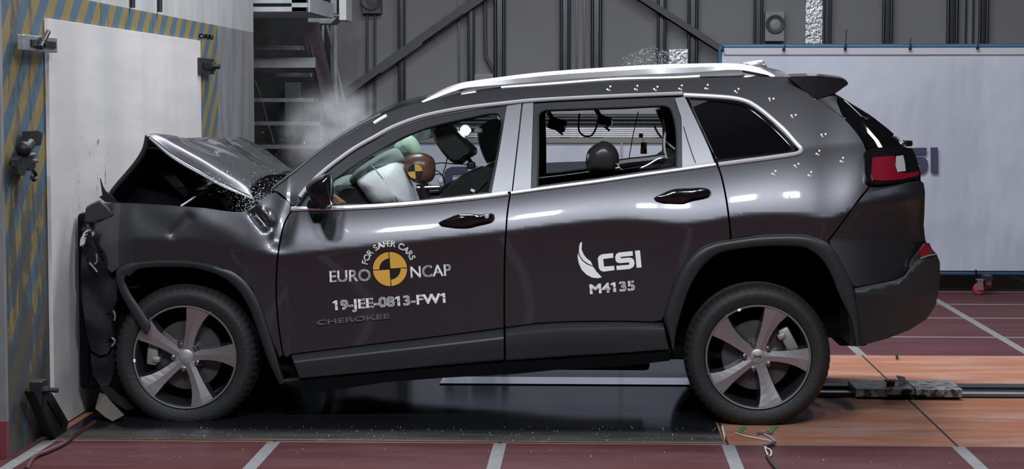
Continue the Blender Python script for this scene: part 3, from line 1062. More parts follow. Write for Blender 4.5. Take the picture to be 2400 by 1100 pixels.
# tape strips and cable by the rear wheel
for pts, lb in (([(1726, 1012), (1736, 1016), (1750, 1001), (1741, 998)], 'left green tape strip under the rear wheel'),
                ([(1797, 1010), (1808, 1014), (1826, 1000), (1815, 998)], 'right green tape strip under the rear wheel')):
    q = [UZ(x, y, 0.004) for x, y in pts]
    tag(MB().prism(q, (0, 0, -0.002)).build('floor_tape', M['green_tape']), lb, 'tape', 'green tapes')
q = [UZ(x, y, 0.003) for x, y in ((1773, 1014), (1813, 1013), (1813, 1018), (1775, 1019))]
tag(MB().prism(q, (0, 0, -0.002)).build('floor_tape', M['black']), 'black tape strip holding the white wire beside the rear wheel', 'tape')
ww = thing('sensor_cable', UZ(1800, 1050), 'white wire pair joined to a dark cable on the floor by the rear wheel', 'cable')
for pts in ([(1724, 1015), (1745, 1022), (1778, 1028), (1808, 1034)], [(1792, 1018), (1806, 1026), (1815, 1036), (1800, 1044), (1794, 1052), (1800, 1068)], [(1791, 1048), (1806, 1056), (1807, 1068), (1798, 1072)]):
    MB().tube(spline([UZ(x, y, 0.006) for x, y in pts], 6), 0.0035, 6).build('white_wire', M['wire_white'], ww, True)
MB().tube([UZ(1792, 1046, 0.01), UZ(1816, 1038, 0.01)], 0.009, 8).build('connector', M['bare_metal'], ww, True)
MB().tube(spline([UZ(x, y, 0.008) for x, y in ((1798, 1070), (1808, 1085), (1822, 1102), (1840, 1125))], 5), 0.008, 8).build('dark_cable', M['black'], ww, True)
q = [UZ(x, y, 0.01) for x, y in ((1690, 1000), (1694, 998), (1700, 1020), (1699, 1034))]
tag(MB().prism(q, (0, 0, -0.004)).build('edge_chip', M['wire_white']), 'pale chip at the right end of the pit cover edge', 'chip')
q = [UZ(x, y, 0.01) for x, y in ((2099, 836), (2104, 834), (2105, 839), (2100, 841))]
tag(MB().prism(q, (0, 0, 0.012)).build('debris_piece', M['black']), 'small black fragment on the orange lane behind the bumper', 'debris')
# ------------------------------------------------------------------ the car: side surface
WID = 1.80                                     # near side is mirrored to y = WID - y


def table(pts, step=5, smooth=5):
    x0, x1 = pts[0][0], pts[-1][0]
    n = int((x1 - x0) / step) + 1
    raw = []
    k = 0
    for i in range(n):
        x = x0 + i * step
        while k < len(pts) - 2 and x > pts[k + 1][0]:
            k += 1
        a, b = pts[k], pts[k + 1]
        t = (x - a[0]) / (b[0] - a[0])
        raw.append(a[1] + (b[1] - a[1]) * t)
    for _ in range(3):
        raw = [sum(raw[max(0, min(n - 1, i + d))] for d in range(-smooth, smooth + 1)) / (2 * smooth + 1) for i in range(n)]

    def fn(x):
        u = (x - x0) / step
        if u <= 0:
            return raw[0]
        if u >= n - 1:
            return raw[-1]
        i = int(u)
        return raw[i] + (raw[i + 1] - raw[i]) * (u - i)
    return fn


BELT = table([(150, 488), (660, 487), (800, 487), (1000, 474), (1180, 455), (1400, 425), (1690, 383), (1880, 348), (2000, 338), (2240, 330)])
CREASE = table([(150, 590), (220, 578), (260, 567), (330, 561), (416, 559), (500, 569), (582, 588), (655, 602), (900, 577), (1180, 547), (1300, 531), (1420, 518), (1500, 518), (1580, 528), (1640, 526), (1700, 513), (1800, 504), (1880, 506), (1950, 520), (2000, 493), (2060, 468), (2165, 456), (2240, 450)], 5, 4)


def _prof(t, H):
    k = 1 / 497.0
    if t >= 0:
        return 0.26 * 60 * (1 - math.exp(-t / 60.0)) * k
    a = -t
    if a <= H:
        return k * (0.24 * a + 0.18 * a * a / H)
    b = a - H
    return k * (0.42 * H + 0.48 * b + 0.00035 * b * b)


def endcurve(px, x0=1900, x1=2178, d=0.34):
    e = 0.0
    if px > x0:
        s = min((px - x0) / (x1 - x0), 0.985)
        e += d * (1 - math.sqrt(1 - s * s))
    if px < 320:
        e += 0.10 * ((320 - px) / 130.0) ** 2
    return e


def ysurf(px, py):
    c = CREASE(px)
    H = max(60.0, c - BELT(px))
    t = py - c
    s = 0.0
    for d in (-6, -3, 0, 3, 6):
        s += _prof(t + d, H)
    s /= 5
    if px < 680:
        s *= 1 - 0.62 * min(1.0, (680 - px) / 90.0)
    return -0.03 + s + endcurve(px) + dents(px, py)


def dents(px, py):
    """creases and buckles of the crushed front wing"""
    if px > 730 or py < 430 or py > 640:
        return 0.0
    w = max(0.0, min(1, (700 - px) / 60.0)) * max(0.0, min(1, (640 - py) / 70.0))
    if w <= 0:
        return 0.0
    d = 0.0

    def valley(ax, ay, bx, by, width, depth):
        vx, vy = bx - ax, by - ay
        L2 = vx * vx + vy * vy
        t = max(0, min(1, ((px - ax) * vx + (py - ay) * vy) / L2))
        q = math.hypot(px - ax - vx * t, py - ay - vy * t) / width
        return depth * math.exp(-q * q)
    d += valley(598, 500, 622, 528, 11, 0.030)
    d -= valley(624, 500, 634, 520, 9, 0.010)
    d += valley(682, 478, 656, 560, 24, 0.028)
    d += valley(440, 512, 405, 548, 12, 0.007)
    d -= valley(470, 512, 560, 560, 26, 0.004)
    d += valley(330, 505, 380, 530, 34, 0.004)
    d += 0.002 * noise.noise(Vector((px * 0.012, py * 0.016, 2.0)))
    return d * w


def surf(px, py, yf=ysurf, off=0.0):
    return U(px, py, yf(px, py) + off)


def flip(p):
    return Vector((p[0], WID - p[1], p[2]))


def panel(name, outline, parent, mats, holes=(), yf=ysurf, step=11, thick=0.018, mirror=True, label=None, off=0.0, both=True, smooth_curve=False):
    """a pressed panel: outline in photo px laid on the side surface yf, with rim and thickness"""
    bm = bmesh.new()
    loops = [outline] + list(holes)
    for lp in loops:
        vs = [bm.verts.new((p[0], -p[1], 0)) for p in lp]
        for i in range(len(vs)):
            bm.edges.new((vs[i], vs[(i + 1) % len(vs)]))
    bmesh.ops.triangle_fill(bm, use_beauty=True, use_dissolve=False, edges=bm.edges[:], normal=(0, 0, 1))
    xs = [p[0] for p in outline]; ys = [p[1] for p in outline]
    x = math.floor(min(xs) / step) * step + step + 0.37
    while x < max(xs):
        bmesh.ops.bisect_plane(bm, geom=bm.verts[:] + bm.edges[:] + bm.faces[:], plane_co=(x, 0, 0), plane_no=(1, 0, 0))
        x += step
    y = math.floor(min(ys) / step) * step + step + 0.41
    while y < max(ys):
        bmesh.ops.bisect_plane(bm, geom=bm.verts[:] + bm.edges[:] + bm.faces[:], plane_co=(0, -y, 0), plane_no=(0, 1, 0))
        y += step
    bmesh.ops.remove_doubles(bm, verts=bm.verts, dist=0.02)
    bm.verts.index_update()
    for f in bm.faces:
        f.normal_update()
    V, N, Fc = [], [], []

    def nrm(px, py):
        h = 1.5
        a = surf(px + h, py, yf) - surf(px - h, py, yf)
        b = surf(px, py - h, yf) - surf(px, py + h, yf)
        return a.cross(b).normalized()
    for v in bm.verts:
        px, py = v.co.x, -v.co.y
        V.append(surf(px, py, yf, off))
        N.append(nrm(px, py))
    for f in bm.faces:
        q = [v.index for v in f.verts]
        if f.normal.z < 0:
            q.reverse()
        Fc.append(q)
    # rim and back
    be = [e for e in bm.edges if len(e.link_faces) == 1]
    nb = len(V)
    if both:
        for i in range(nb):
            V.append(V[i] - N[i] * thick)
            N.append(-N[i])
        Fc += [[i + nb for i in reversed(q)] for q in Fc[:]]
    for e in be:
        a, b = e.verts[0].index, e.verts[1].index
        f = e.link_faces[0]
        q = [v.index for v in f.verts]
        if f.normal.z < 0:
            q.reverse()
        i = q.index(a)
        if q[(i + 1) % len(q)] != b:
            a, b = b, a
        pa, pb = V[a], V[b]
        pc, pd = V[b] - N[b] * thick, V[a] - N[a] * thick
        n = (pd - pa).cross(pb - pa)
        n = n.normalized() if n.length > 1e-12 else Vector((0, 0, 1))
        k = len(V)
        V += [pa, pd, pc, pb]
        N += [n] * 4
        Fc.append([k, k + 1, k + 2, k + 3])
    bm.free()
    o = link_mesh(name, V, Fc, mats, parent, True, None, N, label)
    if mirror:
        link_mesh(name, [flip(p) for p in V], [list(reversed(f)) for f in Fc], mats, parent, True, None, [Vector((n.x, -n.y, n.z)) for n in N], label)
    return o


def bridge(name, near, mats, parent, bulge=(0, 0, 0), power=2.2, n=18, label=None, shape=None, smooth=True, thick=0.0):
    """sheet between a line of near-side points and its mirror image"""
    V, Fc = [], []
    m = len(near)
    for j in range(n + 1):
        s = 2 * j / n - 1
        w = 1 - abs(s) ** power
        for i, p in enumerate(near):
            q = p.lerp(flip(p), j / n)
            bl = bulge(i / (m - 1)) if callable(bulge) else bulge
            q = q + Vector(bl) * w
            if shape:
                q = shape(q, i / (m - 1), j / n)
            V.append(q)
    for j in range(n):
        for i in range(m - 1):
            a = j * m + i
            Fc.append((a, a + m, a + m + 1, a + 1))
    mb = MB().add(V, Fc)
    o = mb.build(name, mats, parent, smooth, label)
    if thick:
        md = o.modifiers.new('thickness', 'SOLIDIFY')
        md.thickness = thick
        md.offset = 0
    return o


def pillow(name, outline, Ys, scales, mats, parent, n=3, mirror=False, label=None, shift=None, smooth=True):
    """rounded solid: px outline unprojected at the mid depth, scaled about its centre along depth"""
    o2 = sp2(outline, n, True)
    ym = Ys[len(Ys) // 2]
    ring = [U(x, y, ym) for x, y in o2]
    c = sum(ring, Vector()) / len(ring)
    rings = []
    for k, (y, s) in enumerate(zip(Ys, scales)):
        sh = Vector(shift[k]) if shift else Vector()
        rings.append([Vector((c.x + (p.x - c.x) * s, y, c.z + (p.z - c.z) * s)) + sh for p in ring])
    mb = MB().loft(rings)
    o = mb.build(name, mats, parent, smooth, label)
    if mirror:
        mb2 = MB().loft([[flip(p) for p in r] for r in rings])
        mb2.build(name, mats, parent, smooth, label)
    return o


def strip(name, path, r, mats, parent, yf=ysurf, off=-0.004, mirror=True, seg=8, label=None, n=4):
    q = sp2(path, n)
    pts = [surf(x, y, yf, off) for x, y in q]
    o = MB().tube(pts, r, seg).build(name, mats, parent, True, label)
    if mirror:
        MB().tube([flip(p) for p in pts], r, seg).build(name, mats, parent, True, label)
    return o


def ring_band(name, outer, inner, mats, parent, yf, bulge=0.03, rows=4, mirror=True, label=None, n=4, edge=0.03, prof0=None):
    """cladding band between two px lines; cross-section bulges outward and returns inward at both edges"""
    a, b = sp2(outer, n), sp2(inner, n)
    m = min(len(a), len(b))

    def resample(q, m):
        L = [0]
        for i in range(1, len(q)):
            L.append(L[-1] + math.hypot(q[i][0] - q[i - 1][0], q[i][1] - q[i - 1][1]))
        out = []
        k = 0
        for i in range(m):
            s = L[-1] * i / (m - 1)
            while k < len(L) - 2 and L[k + 1] < s:
                k += 1
            t = (s - L[k]) / max(1e-9, L[k + 1] - L[k])
            out.append((q[k][0] + (q[k + 1][0] - q[k][0]) * t, q[k][1] + (q[k + 1][1] - q[k][1]) * t))
        return out
    m = max(24, m)
    a, b = resample(a, m), resample(b, m)
    prof = prof0 or [(0.0, edge), (0.0, -0.2 * bulge), (0.12, -0.75 * bulge), (0.35, -bulge), (0.8, -0.9 * bulge), (0.97, -0.6 * bulge), (1.0, -0.2 * bulge), (1.0, 0.08)]
    V, Fc = [], []
    k = len(prof)
    for i in range(m):
        for t, o in prof:
            x, y = a[i][0] + (b[i][0] - a[i][0]) * t, a[i][1] + (b[i][1] - a[i][1]) * t
            V.append(U(x, y, yf(x, y) + o))
    for i in range(m - 1):
        for j in range(k - 1):
            q = i * k + j
            Fc.append((q, q + 1, q + k + 1, q + k))
    o = MB().add(V, Fc).build(name, mats, parent, True, label)
    if mirror:
        MB().add([flip(p) for p in V], Fc).build(name, mats, parent, True, label)
    return o


def decal(polys, parent, mats, name='decal', off=-0.004, yf=ysurf, label=None):
    mb = MB()
    for p in polys:
        pts = [surf(x, y, yf, off) for x, y in p]
        mb.add(pts, fill_poly([(x, -y, 0) for x, y in p]))
    return mb.build(name, mats, parent, fix=False, label=label)


def text_mesh(s, bold=0.0, ext=0.0):
    if bold > 0 and ext == 0:
        v0, f0 = text_mesh(s)
        V, Fc = [], []
        for dx, dy in ((-1, -1), (1, -1), (1, 1), (-1, 1), (0, 0), (-1, 0), (1, 0)):
            n = len(V)
            V += [Vector((p.x + dx * bold, p.y + dy * bold, 0)) for p in v0]
            Fc += [tuple(i + n for i in f) for f in f0]
        return V, Fc
    cu = bpy.data.curves.new('txt', 'FONT')
    cu.body = s
    cu.size = 1.0
    cu.offset = bold
    cu.extrude = ext
    ob = bpy.data.objects.new('txt', cu)
    COL.objects.link(ob)
    dg = bpy.context.evaluated_depsgraph_get()
    me = bpy.data.meshes.new_from_object(ob.evaluated_get(dg))
    vs = [v.co.copy() for v in me.vertices]
    fs = [tuple(p.vertices) for p in me.polygons]
    bpy.data.objects.remove(ob)
    bpy.data.curves.remove(cu)
    bpy.data.meshes.remove(me)
    return vs, fs


def text_box(vs):
    return min(v.x for v in vs), max(v.x for v in vs), min(v.y for v in vs), max(v.y for v in vs)


def text_decal(s, x0, y0, w, h, ang, parent, mats, bold=0.0, off=-0.004, yf=ysurf, name='lettering', ext=0.0, label=None):
    """lettering fitted to a px box: x0,y0 = left end of the baseline, ang rises to the right (deg)"""
    vs, fs = text_mesh(s, bold, ext)
    if '1' in s:
        ow = text_box(text_mesh('1')[0])
        ow = ow[1] - ow[0]
        for i, ch in enumerate(s):
            if ch == '1':
                xr = text_box(text_mesh(s[:i + 1])[0])[1]
                xl = xr - ow - bold
                yt_ = text_box(text_mesh('1')[0])[3] + bold
                n0 = len(vs)
                vs += [Vector((xl - 0.13, yt_ - 0.24, 0)), Vector((xl + 0.01, yt_ - 0.14, 0)), Vector((xl + 0.04, yt_, 0)), Vector((xl - 0.13, yt_ - 0.10, 0))]
                fs += [(n0, n0 + 1, n0 + 2, n0 + 3)]
    a, b, c, d = text_box(vs)
    ev, ef = text_mesh('E')
    c, d = text_box(ev)[2] - bold, text_box(ev)[3] + bold
    ca, sa = math.cos(math.radians(ang)), math.sin(math.radians(ang))
    out = []
    for v in vs:
        u = (v.x - a) / (b - a) * w
        q = (v.y - c) / (d - c) * h
        px = x0 + u * ca - q * sa
        py = y0 - (u * sa + q * ca)
        out.append(surf(px, py, yf, off - v.z))
    return MB().add(out, fs).build(name, mats, parent, fix=False, label=label)


def arc_text(s, cx, cy, r, a0, a1, h, parent, mats, bold=0.0, off=-0.004):
    adv = []
    for ch in s:
        if ch == ' ':
            adv.append((None, 0.34))
        else:
            vs, fs = text_mesh(ch, bold)
            a, b, c, d = text_box(vs)
            adv.append(((vs, fs, a, b), b - a + 0.09))
    cap = 0.73
    tot = sum(x[1] for x in adv)
    pos = 0
    mb = MB()
    for g, w in adv:
        if g:
            vs, fs, a, b = g
            ang = math.radians(a0 + (a1 - a0) * (pos + w / 2) / tot)
            out = []
            k = h / cap
            for v in vs:
                u, q = (v.x - (a + b) / 2) * k, v.y * k
                X = cx + math.cos(ang) * (r + q) + math.sin(ang) * u
                Y = cy - (math.sin(ang) * (r + q) - math.cos(ang) * u)
                out.append(surf(X, Y, ysurf, off))
            mb.add(out, fs)
        pos += w
    return mb.build('lettering', mats, parent, fix=False)


car = thing('car', (-0.45, 0.9, 0.0), 'crashed dark grey metallic four-door off-road car nosed into the plywood board', 'car')
P = M['paint']
K = M['cladding']

# ---------------- gap lines between the panels (photo px)
ROOF = [(640, 446), (672, 421), (702, 398), (740, 367), (780, 338), (820, 312), (860, 289), (895, 271), (930, 256), (965, 245), (1000, 238), (1040, 230), (1087, 221), (1175, 209), (1292, 201), (1437, 191), (1583, 186), (1700, 182), (1800, 180), (1852, 180)]
DOORTOP = [(690, 480), (702, 462), (725, 433), (760, 400), (800, 369), (835, 345), (876, 322), (920, 298), (978, 276), (1036, 262), (1095, 252), (1182, 242), (1240, 236), (1320, 231), (1423, 226), (1520, 222), (1600, 219)]
GAPR = [(1607, 222), (1622, 252), (1645, 302), (1668, 352), (1682, 387), (1692, 418), (1700, 455), (1707, 500), (1711, 535), (1713, 558)]
GAPM = [(1196, 453), (1189, 500), (1186, 545), (1183, 600), (1182, 680), (1182, 760)]
GAPF = [(685, 492), (670, 517), (661, 545), (652, 595), (648, 650), (648, 700), (651, 745), (658, 800), (664, 832)]
HATCH = [(1852, 185), (1880, 207), (1908, 232), (1944, 254), (1976, 277), (1996, 298), (2012, 318), (2022, 334), (2029, 352)]
BGAP = [(2039, 436), (2012, 469), (1976, 519), (1943, 562)]
ARCHR_O = [(1713, 560), (1748, 554), (1785, 551), (1830, 549), (1869, 549), (1892, 551), (1914, 556), (1932, 565), (1948, 577), (1964, 598), (1976, 621), (1988, 646), (1999, 669)]
QW = [(1612, 224), (1680, 229), (1720, 236), (1748, 244), (1775, 260), (1805, 284), (1835, 312), (1858, 338), (1866, 352), (1850, 361), (1815, 366), (1740, 374), (1676, 381), (1655, 330), (1635, 280)]


def sh(q, dx, dy=0):
    return [(x + dx, y + dy) for x, y in q]


# body side frame: A-pillar, roof side, D-pillar and rear quarter in one pressing
out = sp2(ROOF, 4) + sp2(HATCH, 4)[1:] + [(2027, 385), (2028, 415), (2036, 433)] + sp2(sh(BGAP, -2), 4) + \
    [(1940, 566)] + list(reversed(sp2(ARCHR_O, 3)))[10:] + list(reversed(sp2(sh(GAPR, 2.2), 4))) + list(reversed(sp2(DOORTOP, 4))) + [(683, 482), (668, 462), (652, 450)]
quarter = panel('body_side', out, car, P, holes=[sp2([(1612, 226), (1682, 227), (1724, 231), (1754, 239), (1782, 256), (1813, 281), (1843, 309), (1868, 337), (1876, 351), (1866, 364), (1820, 372), (1745, 381), (1682, 387), (1655, 332), (1632, 280)][1:-3], 3, False) + [(1690, 386), (1668, 352), (1645, 302), (1622, 252)]], step=11)

# front wing, crumpled
out = [(244, 476), (300, 476), (340, 478), (400, 482), (440, 485), (480, 488), (520, 494), (545, 497), (565, 497), (585, 493), (598, 484), (612, 468), (632, 455), (646, 451), (660, 462), (676, 474), (683, 486)] + \
    sp2(sh(GAPF, -2.2), 3) + [(655, 838), (640, 800), (629, 770), (612, 716), (590, 674), (560, 643), (522, 626), (465, 614), (393, 609), (322, 613), (285, 621), (262, 640), (235, 612), (212, 580), (205, 545), (206, 515), (212, 492), (226, 480)]
wing = panel('wing', out, car, P, step=8)

# doors
FD = sp2(sh(GAPF, 1.8), 3) + [(672, 838), (682, 830), (760, 820), (900, 803), (1040, 786), (1180, 768)] + list(reversed(sp2(sh(GAPM, -2), 3))) + [(1185, 456), (1100, 468), (1000, 478), (900, 486), (800, 491), (740, 492), (692, 492)]
fdoor = panel('door', FD, car, P, step=8)
RD = sp2(sh(GAPM, 2), 3) + [(1186, 767), (1260, 757), (1330, 753), (1398, 752), (1470, 752), (1529, 754), (1549, 751), (1557, 740), (1573, 684), (1599, 627), (1634, 587), (1673, 567), (1709, 560)] + \
    list(reversed(sp2(sh(GAPR[4:], -2.2), 3))) + [(1672, 389), (1600, 400), (1500, 413), (1400, 428), (1300, 441), (1240, 448)]
rdoor = panel('door', RD, car, P, step=8)


# window frames and pillars
def yg2(px, py):
    c = CREASE(px)
    b = BELT(px)
    return -0.03 + (0.42 * max(60.0, c - b) + 0.48 * (b - py) + 0.00035 * max(0, b - py) ** 2) / 497.0 + endcurve(px) + 0.030


def ygl(px, py):
    return yg2(px, py) - 0.018


G1 = sp2([(777, 478), (779, 428), (800, 410), (833, 386), (862, 368), (891, 351), (928, 330), (964, 313), (1000, 300), (1036, 290), (1085, 279), (1138, 268), (1158, 266), (1170, 270), (1177, 288), (1172, 330), (1160, 390), (1146, 450)], 3) + [(1060, 460), (978, 469), (880, 478)]
out = sp2(sh(DOORTOP[:13], 0, 3), 3) + [(1226, 241), (1224, 262), (1214, 330), (1200, 447), (1196, 452), (1100, 464), (1000, 474), (900, 482), (800, 487), (694, 488)]
panel('window_frame', out, fdoor, M['frame'], holes=[G1], yf=ygl, step=24)
panel('pillar_trim', [(1188, 248), (1222, 243), (1216, 300), (1199, 449), (1152, 455), (1168, 370)], fdoor, M['satin'], step=14, off=-0.004, thick=0.012)
G2 = sp2([(1260, 436), (1262, 350), (1262, 280), (1265, 266), (1276, 259), (1300, 257), (1450, 252), (1540, 248), (1560, 249), (1572, 256), (1580, 280), (1585, 310), (1586, 350), (1586, 391)], 4) + [(1500, 403), (1400, 418), (1320, 428)]
out = sp2(sh([(1226, 238), (1320, 231), (1423, 226), (1520, 222), (1600, 219)], 0, 3), 3) + [(1606, 226), (1620, 256), (1643, 304), (1666, 354), (1678, 384), (1600, 396), (1500, 409), (1400, 424), (1300, 437), (1240, 445), (1202, 449)]
panel('window_frame', out, rdoor, M['frame'], holes=[G2], yf=ygl, step=24)
panel('pillar_trim', [(1226, 243), (1250, 241), (1247, 330), (1244, 442), (1202, 448)], rdoor, M['satin'], step=14, off=-0.004, thick=0.012)
panel('pillar_trim', [(1582, 231), (1604, 226), (1618, 255), (1641, 304), (1664, 354), (1675, 384), (1599, 393), (1598, 300), (1597, 276)], rdoor, M['satin'], step=14, off=-0.004, thick=0.012)
strip('seam', [(1602, 297), (1612, 330), (1622, 360), (1630, 382)], 0.002, M['black'], rdoor, off=-0.006)


panel('side_window', [(779, 476), (781, 430), (835, 388), (893, 353), (966, 315), (1038, 292), (1140, 270), (1165, 270), (1175, 290), (1144, 448), (978, 467)], fdoor, M['glass'], yf=yg2, step=60, thick=0.004, both=False)
panel('side_window', [(1258, 441), (1258, 407), (1400, 402), (1588, 391), (1588, 394), (1400, 421)], rdoor, M['smoked'], yf=yg2, step=60, thick=0.004, both=False)
panel('quarter_window', QW, quarter, M['tint'], yf=lambda x, y: ysurf(x, y) + 0.006, step=20, thick=0.006)
# bright and dark surrounds
strip('window_trim', DOORTOP[1:], 0.0100, M['chrome'], quarter, off=-0.006)
strip('window_trim', [(1602, 223), (1680, 227), (1722, 231), (1752, 239), (1780, 256), (1811, 281), (1841, 309), (1866, 337), (1877, 350), (1868, 360), (1820, 368), (1745, 378), (1684, 386)], 0.0115, M['chrome'], quarter, off=-0.006)
strip('window_trim', [(1616, 231), (1680, 234), (1720, 239), (1746, 246), (1772, 262), (1801, 286), (1831, 314), (1856, 341), (1858, 350), (1840, 358), (1800, 363), (1740, 370), (1676, 377)], 0.009, M['gloss_black'], quarter, off=0.0)
strip('belt_moulding', [(684, 490), (740, 489), (800, 488), (900, 483), (1000, 475), (1100, 465), (1190, 454)], 0.0120, M['chrome'], fdoor, off=-0.006)
strip('belt_moulding', [(1198, 453), (1300, 439), (1400, 426), (1500, 411), (1600, 397), (1678, 386)], 0.0085, M['chrome'], rdoor, off=-0.006)
strip('window_seal', [(694, 474), (708, 456), (730, 430), (765, 398), (805, 370), (850, 341), (890, 320), (930, 301), (990, 280), (1060, 265), (1150, 251), (1186, 248)], 0.004, M['satin'], fdoor, yf=ygl, off=-0.004)
strip('window_seal', G1[:-3], 0.0035, M['cladding'], fdoor, yf=ygl, off=-0.003, n=1)
strip('window_seal', G2[:-3], 0.004, M['cladding'], rdoor, yf=ygl, off=-0.003, n=1)

# lower cladding of the doors, sills, arches, bumper corner
def yclad(px, py):
    return 0.0 + 0.00006 * max(0, py - 800)


def ysill_band(px, py):
    """sloping ledge on top of the door cladding, then the flat lower face"""
    top = 830 - (px - 682) * 0.1237 if px < 1183 else 768 - min(1, (px - 1183) / 120.0) * 13
    w = 24 if px < 1183 else max(8, 24 - (px - 1183) * 0.045)
    t = (py - top) / w
    if t < 1:
        return 0.005 - 0.045 * max(0, t)
    return -0.040 + (py - top - w) * 0.00025


LEDGE = [(0.0, 0.03), (0.0, 0.006), (0.02, 0.0), (0.25, -0.040), (0.30, -0.045), (0.36, -0.046), (0.6, -0.044), (0.97, -0.036), (1.0, -0.03), (1.0, 0.03)]
LEDGE2 = [(0.0, 0.03), (0.0, 0.006), (0.02, 0.0), (0.13, -0.030), (0.18, -0.040), (0.30, -0.044), (0.6, -0.042), (0.97, -0.036), (1.0, -0.03), (1.0, 0.03)]
ring_band('door_cladding', [(682, 832), (760, 822), (900, 805), (1040, 788), (1180, 770)], [(703, 888), (780, 881), (900, 870), (1040, 857), (1181, 845)], K, fdoor, lambda x, y: 0.004, 0.04, prof0=LEDGE)
ring_band('door_cladding', [(1185, 769), (1260, 759), (1330, 755), (1398, 754), (1470, 754), (1529, 756), (1554, 757)], [(1186, 846), (1260, 841), (1330, 836), (1398, 832), (1470, 828), (1529, 823), (1568, 821)], K, rdoor, lambda x, y: 0.004, 0.04, prof0=LEDGE2)
out = [(662, 896), (700, 892), (870, 877), (1040, 861), (1184, 850), (1300, 842), (1450, 833), (1572, 824), (1570, 846), (1450, 860), (1300, 868), (1210, 877), (1040, 886), (900, 897), (760, 918), (690, 908)]
panel('sill', out, car, K, yf=lambda x, y: 0.02 + (y - (893 - (x - 662) * 0.077)) * 0.0022, step=12)

ARCHR_OUT = [(1575, 818), (1562, 770), (1556, 744), (1573, 682), (1599, 625), (1634, 586), (1673, 568), (1712, 561), (1785, 551), (1869, 549), (1914, 556), (1948, 576), (1976, 621), (1999, 669), (2006, 700), (2012, 750), (2014, 812)]
ARCHR_IN = [(1580, 824), (1583, 790), (1589, 760), (1600, 721), (1617, 673), (1644, 629), (1678, 599), (1712, 588), (1785, 579), (1847, 578), (1892, 584), (1925, 607), (1948, 644), (1964, 686), (1985, 730), (1996, 762), (2006, 812)]


def yarch(px, py):
    return -0.012 + endcurve(px, 1930, 2260, 0.25)


ring_band('arch_cladding', ARCHR_OUT, ARCHR_IN, K, car, yarch, 0.028)
ARCHF_OUT = [(272, 632), (290, 620), (322, 613), (393, 609), (464, 614), (520, 626), (558, 642), (588, 673), (611, 715), (630, 772), (647, 828), (656, 862), (668, 897)]
ARCHF_IN = [(305, 648), (318, 636), (340, 630), (393, 627), (450, 629), (492, 639), (530, 656), (560, 684), (586, 727), (608, 788), (626, 842), (642, 876), (655, 903)]
ring_band('arch_cladding', ARCHF_OUT, ARCHF_IN, K, car, lambda x, y: -0.012, 0.026, label='front wheel arch cladding bent out of shape')
ring_band('torn_arch_strip', [(276, 628), (271, 645), (277, 674), (288, 700), (303, 727), (318, 752), (333, 775), (344, 786)], [(306, 640), (292, 652), (298, 672), (310, 694), (326, 717), (341, 740), (352, 758), (352, 772)], K, car, lambda x, y: -0.02, 0.02, mirror=False, label='torn front end of the arch cladding hanging over the tyre')

# rear bumper: painted upper part and dark lower part
BU = [(2041, 437), (2055, 433), (2090, 430), (2130, 427), (2158, 424), (2165, 430), (2168, 450), (2167, 490), (2165, 530), (2167, 552), (2170, 566), (2155, 588), (2140, 606), (2128, 630), (2117, 645), (2095, 656), (2050, 665), (2007, 672), (1999, 669), (1988, 646), (1976, 621), (1964, 598), (1948, 577), (1944, 565), (1977, 521), (2014, 471)]


def ybump(px, py):
    y = -0.03 + endcurve(px, 1940, 2176, 0.30)
    c = 478 - (px - 2000) * 0.14
    s = 0
    for d in (-9, -4, 0, 4, 9):
        t = py + d - c
        s += (0.30 * 50 * (1 - math.exp(-max(t, 0) / 50)) + (0.55 * -t if t < 0 else 0) - 0.16 * max(0, py - 560)) / 497.0
    return y + s / 5


bump = panel('bumper', BU, car, P, yf=ybump, step=8)


def yblow(px, py):
    top = min(672, 672 - (px - 2007) * 0.2) if px < 2100 else 655 - (px - 2100) * 0.9
    t = (py - top) / 14.0
    led = 0.02 * max(0, 1 - max(0, t)) ** 1
    return -0.035 + led + endcurve(px, 1960, 2216, 0.34) + 0.0006 * max(0, py - 690)


BL = [(2003, 674), (2050, 667), (2096, 658), (2119, 647), (2131, 630), (2142, 608), (2157, 590), (2170, 571), (2178, 570), (2186, 588), (2197, 600), (2203, 616), (2203, 650), (2199, 690), (2192, 718), (2172, 748), (2132, 774), (2080, 794), (2012, 812), (2012, 760), (2008, 715)]
panel('bumper_cladding', BL, bump, K, yf=yblow, step=8)
panel('reflector', [(2155, 590), (2169, 573), (2177, 574), (2183, 590), (2158, 605)], bump, M['red_lens'], yf=yblow, step=10, off=-0.006, thick=0.01)
strip('ledge', [(2157, 607), (2175, 600), (2192, 597)], 0.004, M['satin'], bump, yf=yblow, off=-0.006)

# tail lamps
def ytail(px, py):
    return ysurf(px, 420) * 0.0 + 0.0 + endcurve(px, 1960, 2170, 0.30) + (425 - py) * 0.0011


TL = sp2([(2030, 352), (2082, 345), (2132, 347), (2142, 356), (2150, 378), (2157, 404), (2154, 414), (2120, 425), (2067, 431), (2040, 430), (2029, 416), (2027, 385)], 3, True)
tl = panel('tail_lamp', TL, car, M['gloss_black'], yf=ytail, step=8, off=-0.006, thick=0.05)
panel('red_lens', [(2045, 369), (2096, 365), (2098, 390), (2100, 404), (2130, 406), (2153, 401), (2154, 411), (2118, 420), (2070, 424), (2046, 422), (2042, 410)], tl, M['red_lens'], yf=ytail, step=10, off=-0.012, thick=0.01)
panel('clear_lens', [(2101, 366), (2117, 364), (2121, 382), (2123, 401), (2105, 403), (2100, 384)], tl, M['white_lens'], yf=ytail, step=10, off=-0.012, thick=0.01)

